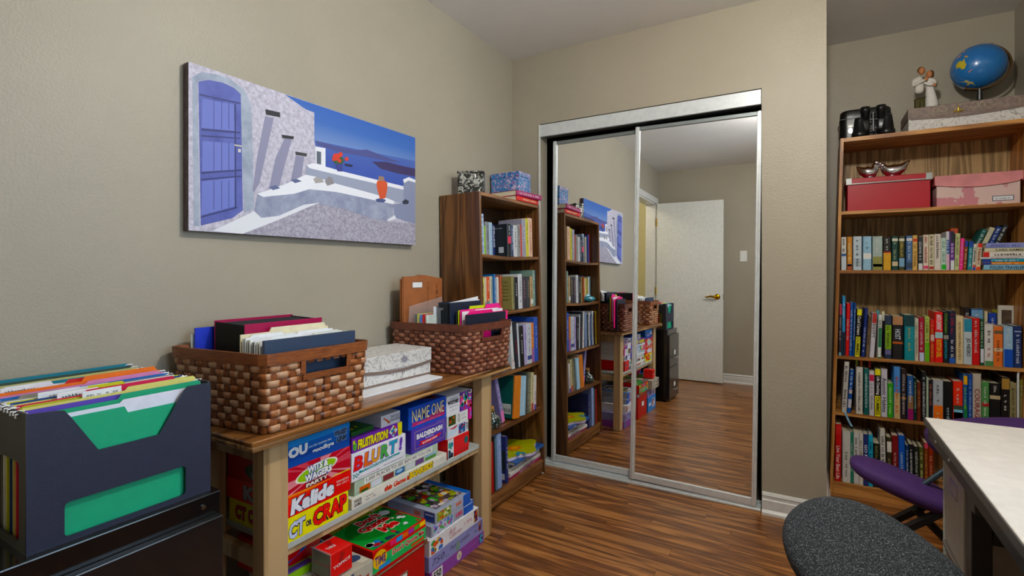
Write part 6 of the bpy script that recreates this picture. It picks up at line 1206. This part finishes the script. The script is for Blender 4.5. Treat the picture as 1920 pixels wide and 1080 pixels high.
# dark speckled stool: tilted round seat
FAB=bpy.data.materials.new('speckled_fabric'); n,l,b=nodes(FAB); tc=N(n,'ShaderNodeTexCoord'); vo=N(n,'ShaderNodeTexNoise',Scale=330.,Detail=2.); l.new(tc.outputs['Object'],vo.inputs['Vector']); cr=N(n,'ShaderNodeValToRGB'); l.new(vo.outputs['Fac'],cr.inputs[0]); e=cr.color_ramp.elements; e[0].position=.5; e[1].position=.72; e[0].color=(*lin('1a1f24'),1); e[1].color=(*lin('6a7076'),1); l.new(cr.outputs[0],b.inputs['Base Color']); b.inputs['Roughness'].default_value=.9; bp=N(n,'ShaderNodeBump',Strength=.5,Distance=.002); l.new(vo.outputs['Fac'],bp.inputs['Height']); l.new(bp.outputs[0],b.inputs['Normal'])
st=empty('stool',(1.72,1.46,0)); tag(st,'stool with tilted dark grey speckled fabric seat in the right foreground','stool')
SM=Matrix.Translation((-.008,-.0,.438))@Matrix.Rotation(R(-4),4,'Z')@Matrix.Rotation(R(31),4,'X')@Matrix.Rotation(R(-38),4,'Z')
link('seat_pad',mesh('seat_pad',*xf(cushion(.215,.152,.042,.6,.9,48,20),SM),smooth=True),FAB,st)
link('seat_shell',mesh('seat_shell',*xf(cushion(.2,.142,.03,.5,.9),SM@Matrix.Translation((0,0,-.028))),smooth=True),mat('0e0e10',.5),st)
link('gas_column',mesh('gas_column',*tube([(0,0,.07),(0,0,.26),(0,0,.4)],[.026,.024,.016],14)),mat('141416',.35),st)
link('hub',mesh('hub',*lathe([(.04,.05),(.045,.09),(.03,.11)],18)),mat('141416',.5),st)
for i in range(5):
    a=2*math.pi*i/5+.847; d=(math.cos(a),math.sin(a)); lg=link('base_leg',mesh('base_leg',*tube([(d[0]*.03,d[1]*.03,.08),(d[0]*.14,d[1]*.14,.07),(d[0]*.25,d[1]*.25,.055)],[.02,.016,.012],8)),mat('141416',.5),st)
    link('caster',mesh('caster',*xf(lathe([(.02,-.012),(.026,-.006),(.026,.006),(.02,.012)],14),Matrix.Translation((d[0]*.25,d[1]*.25,.0265))@Matrix.Rotation(a,4,'Z')@Matrix.Rotation(R(90),4,'X'))),mat('0c0c0c',.4),lg)
# purple kneeling chair beyond the desk
PUR=mat('3c2058',.75,var=.1,scale=300,bump=.3,bscale=600,name='purple_fabric'); BLKF=mat('0d0d0e',.45)
kc=empty('kneeling_chair',(1.95,2.27,0)); tag(kc,'kneeling chair with two purple pads standing past the desk end','chair')
link('knee_pad',mesh('knee_pad',*xf(cushion(.17,.1,.038,.8,.75),Matrix.Translation((-.085,-.03,.398))@Matrix.Rotation(R(19),4,'Y')),smooth=True),PUR,kc)
link('seat_pad',mesh('seat_pad',*xf(cushion(.19,.17,.052,.7,.75),Matrix.Translation((.17,.03,.583))@Matrix.Rotation(R(-10),4,'Y')),smooth=True),PUR,kc)
for yy in(-.10,-.0): link('frame_bar',mesh('frame_bar',*xf((lambda bx:([v.co[:] for v in bx.vertices],[tuple(p.vertices) for p in bx.polygons]))(boxme('t',(-.21,-.016,-.009),(.21,.016,.009))),Matrix.Translation((-.16,yy,.215))@Matrix.Rotation(R(-40),4,'Y'))),BLKF,kc)
link('support_rod',mesh('support_rod',*tube([(-.06,-.05,.39),(.12,-.02,.57)],.009,10)),mat('5a6a74',.3,.9),kc)
link('frame_post',mesh('frame_post',*tube([(.2,.03,.02),(.17,.03,.56)],.016,10)),BLKF,kc); link('frame_post',mesh('frame_post',*tube([(-.06,-.05,.33),(.19,.0,.06)],.014,10)),BLKF,kc)
for xx,yc in((-.3,-.05),(.2,.03)): link('floor_runner',mesh('floor_runner',*tube([(xx,yc-.2,.016),(xx,yc+.2,.016)],.016,10)),BLKF,kc)
link('spine_bar',mesh('spine_bar',*tube([(-.3,-.05,.03),(.2,.03,.03)],.013,8)),BLKF,kc)
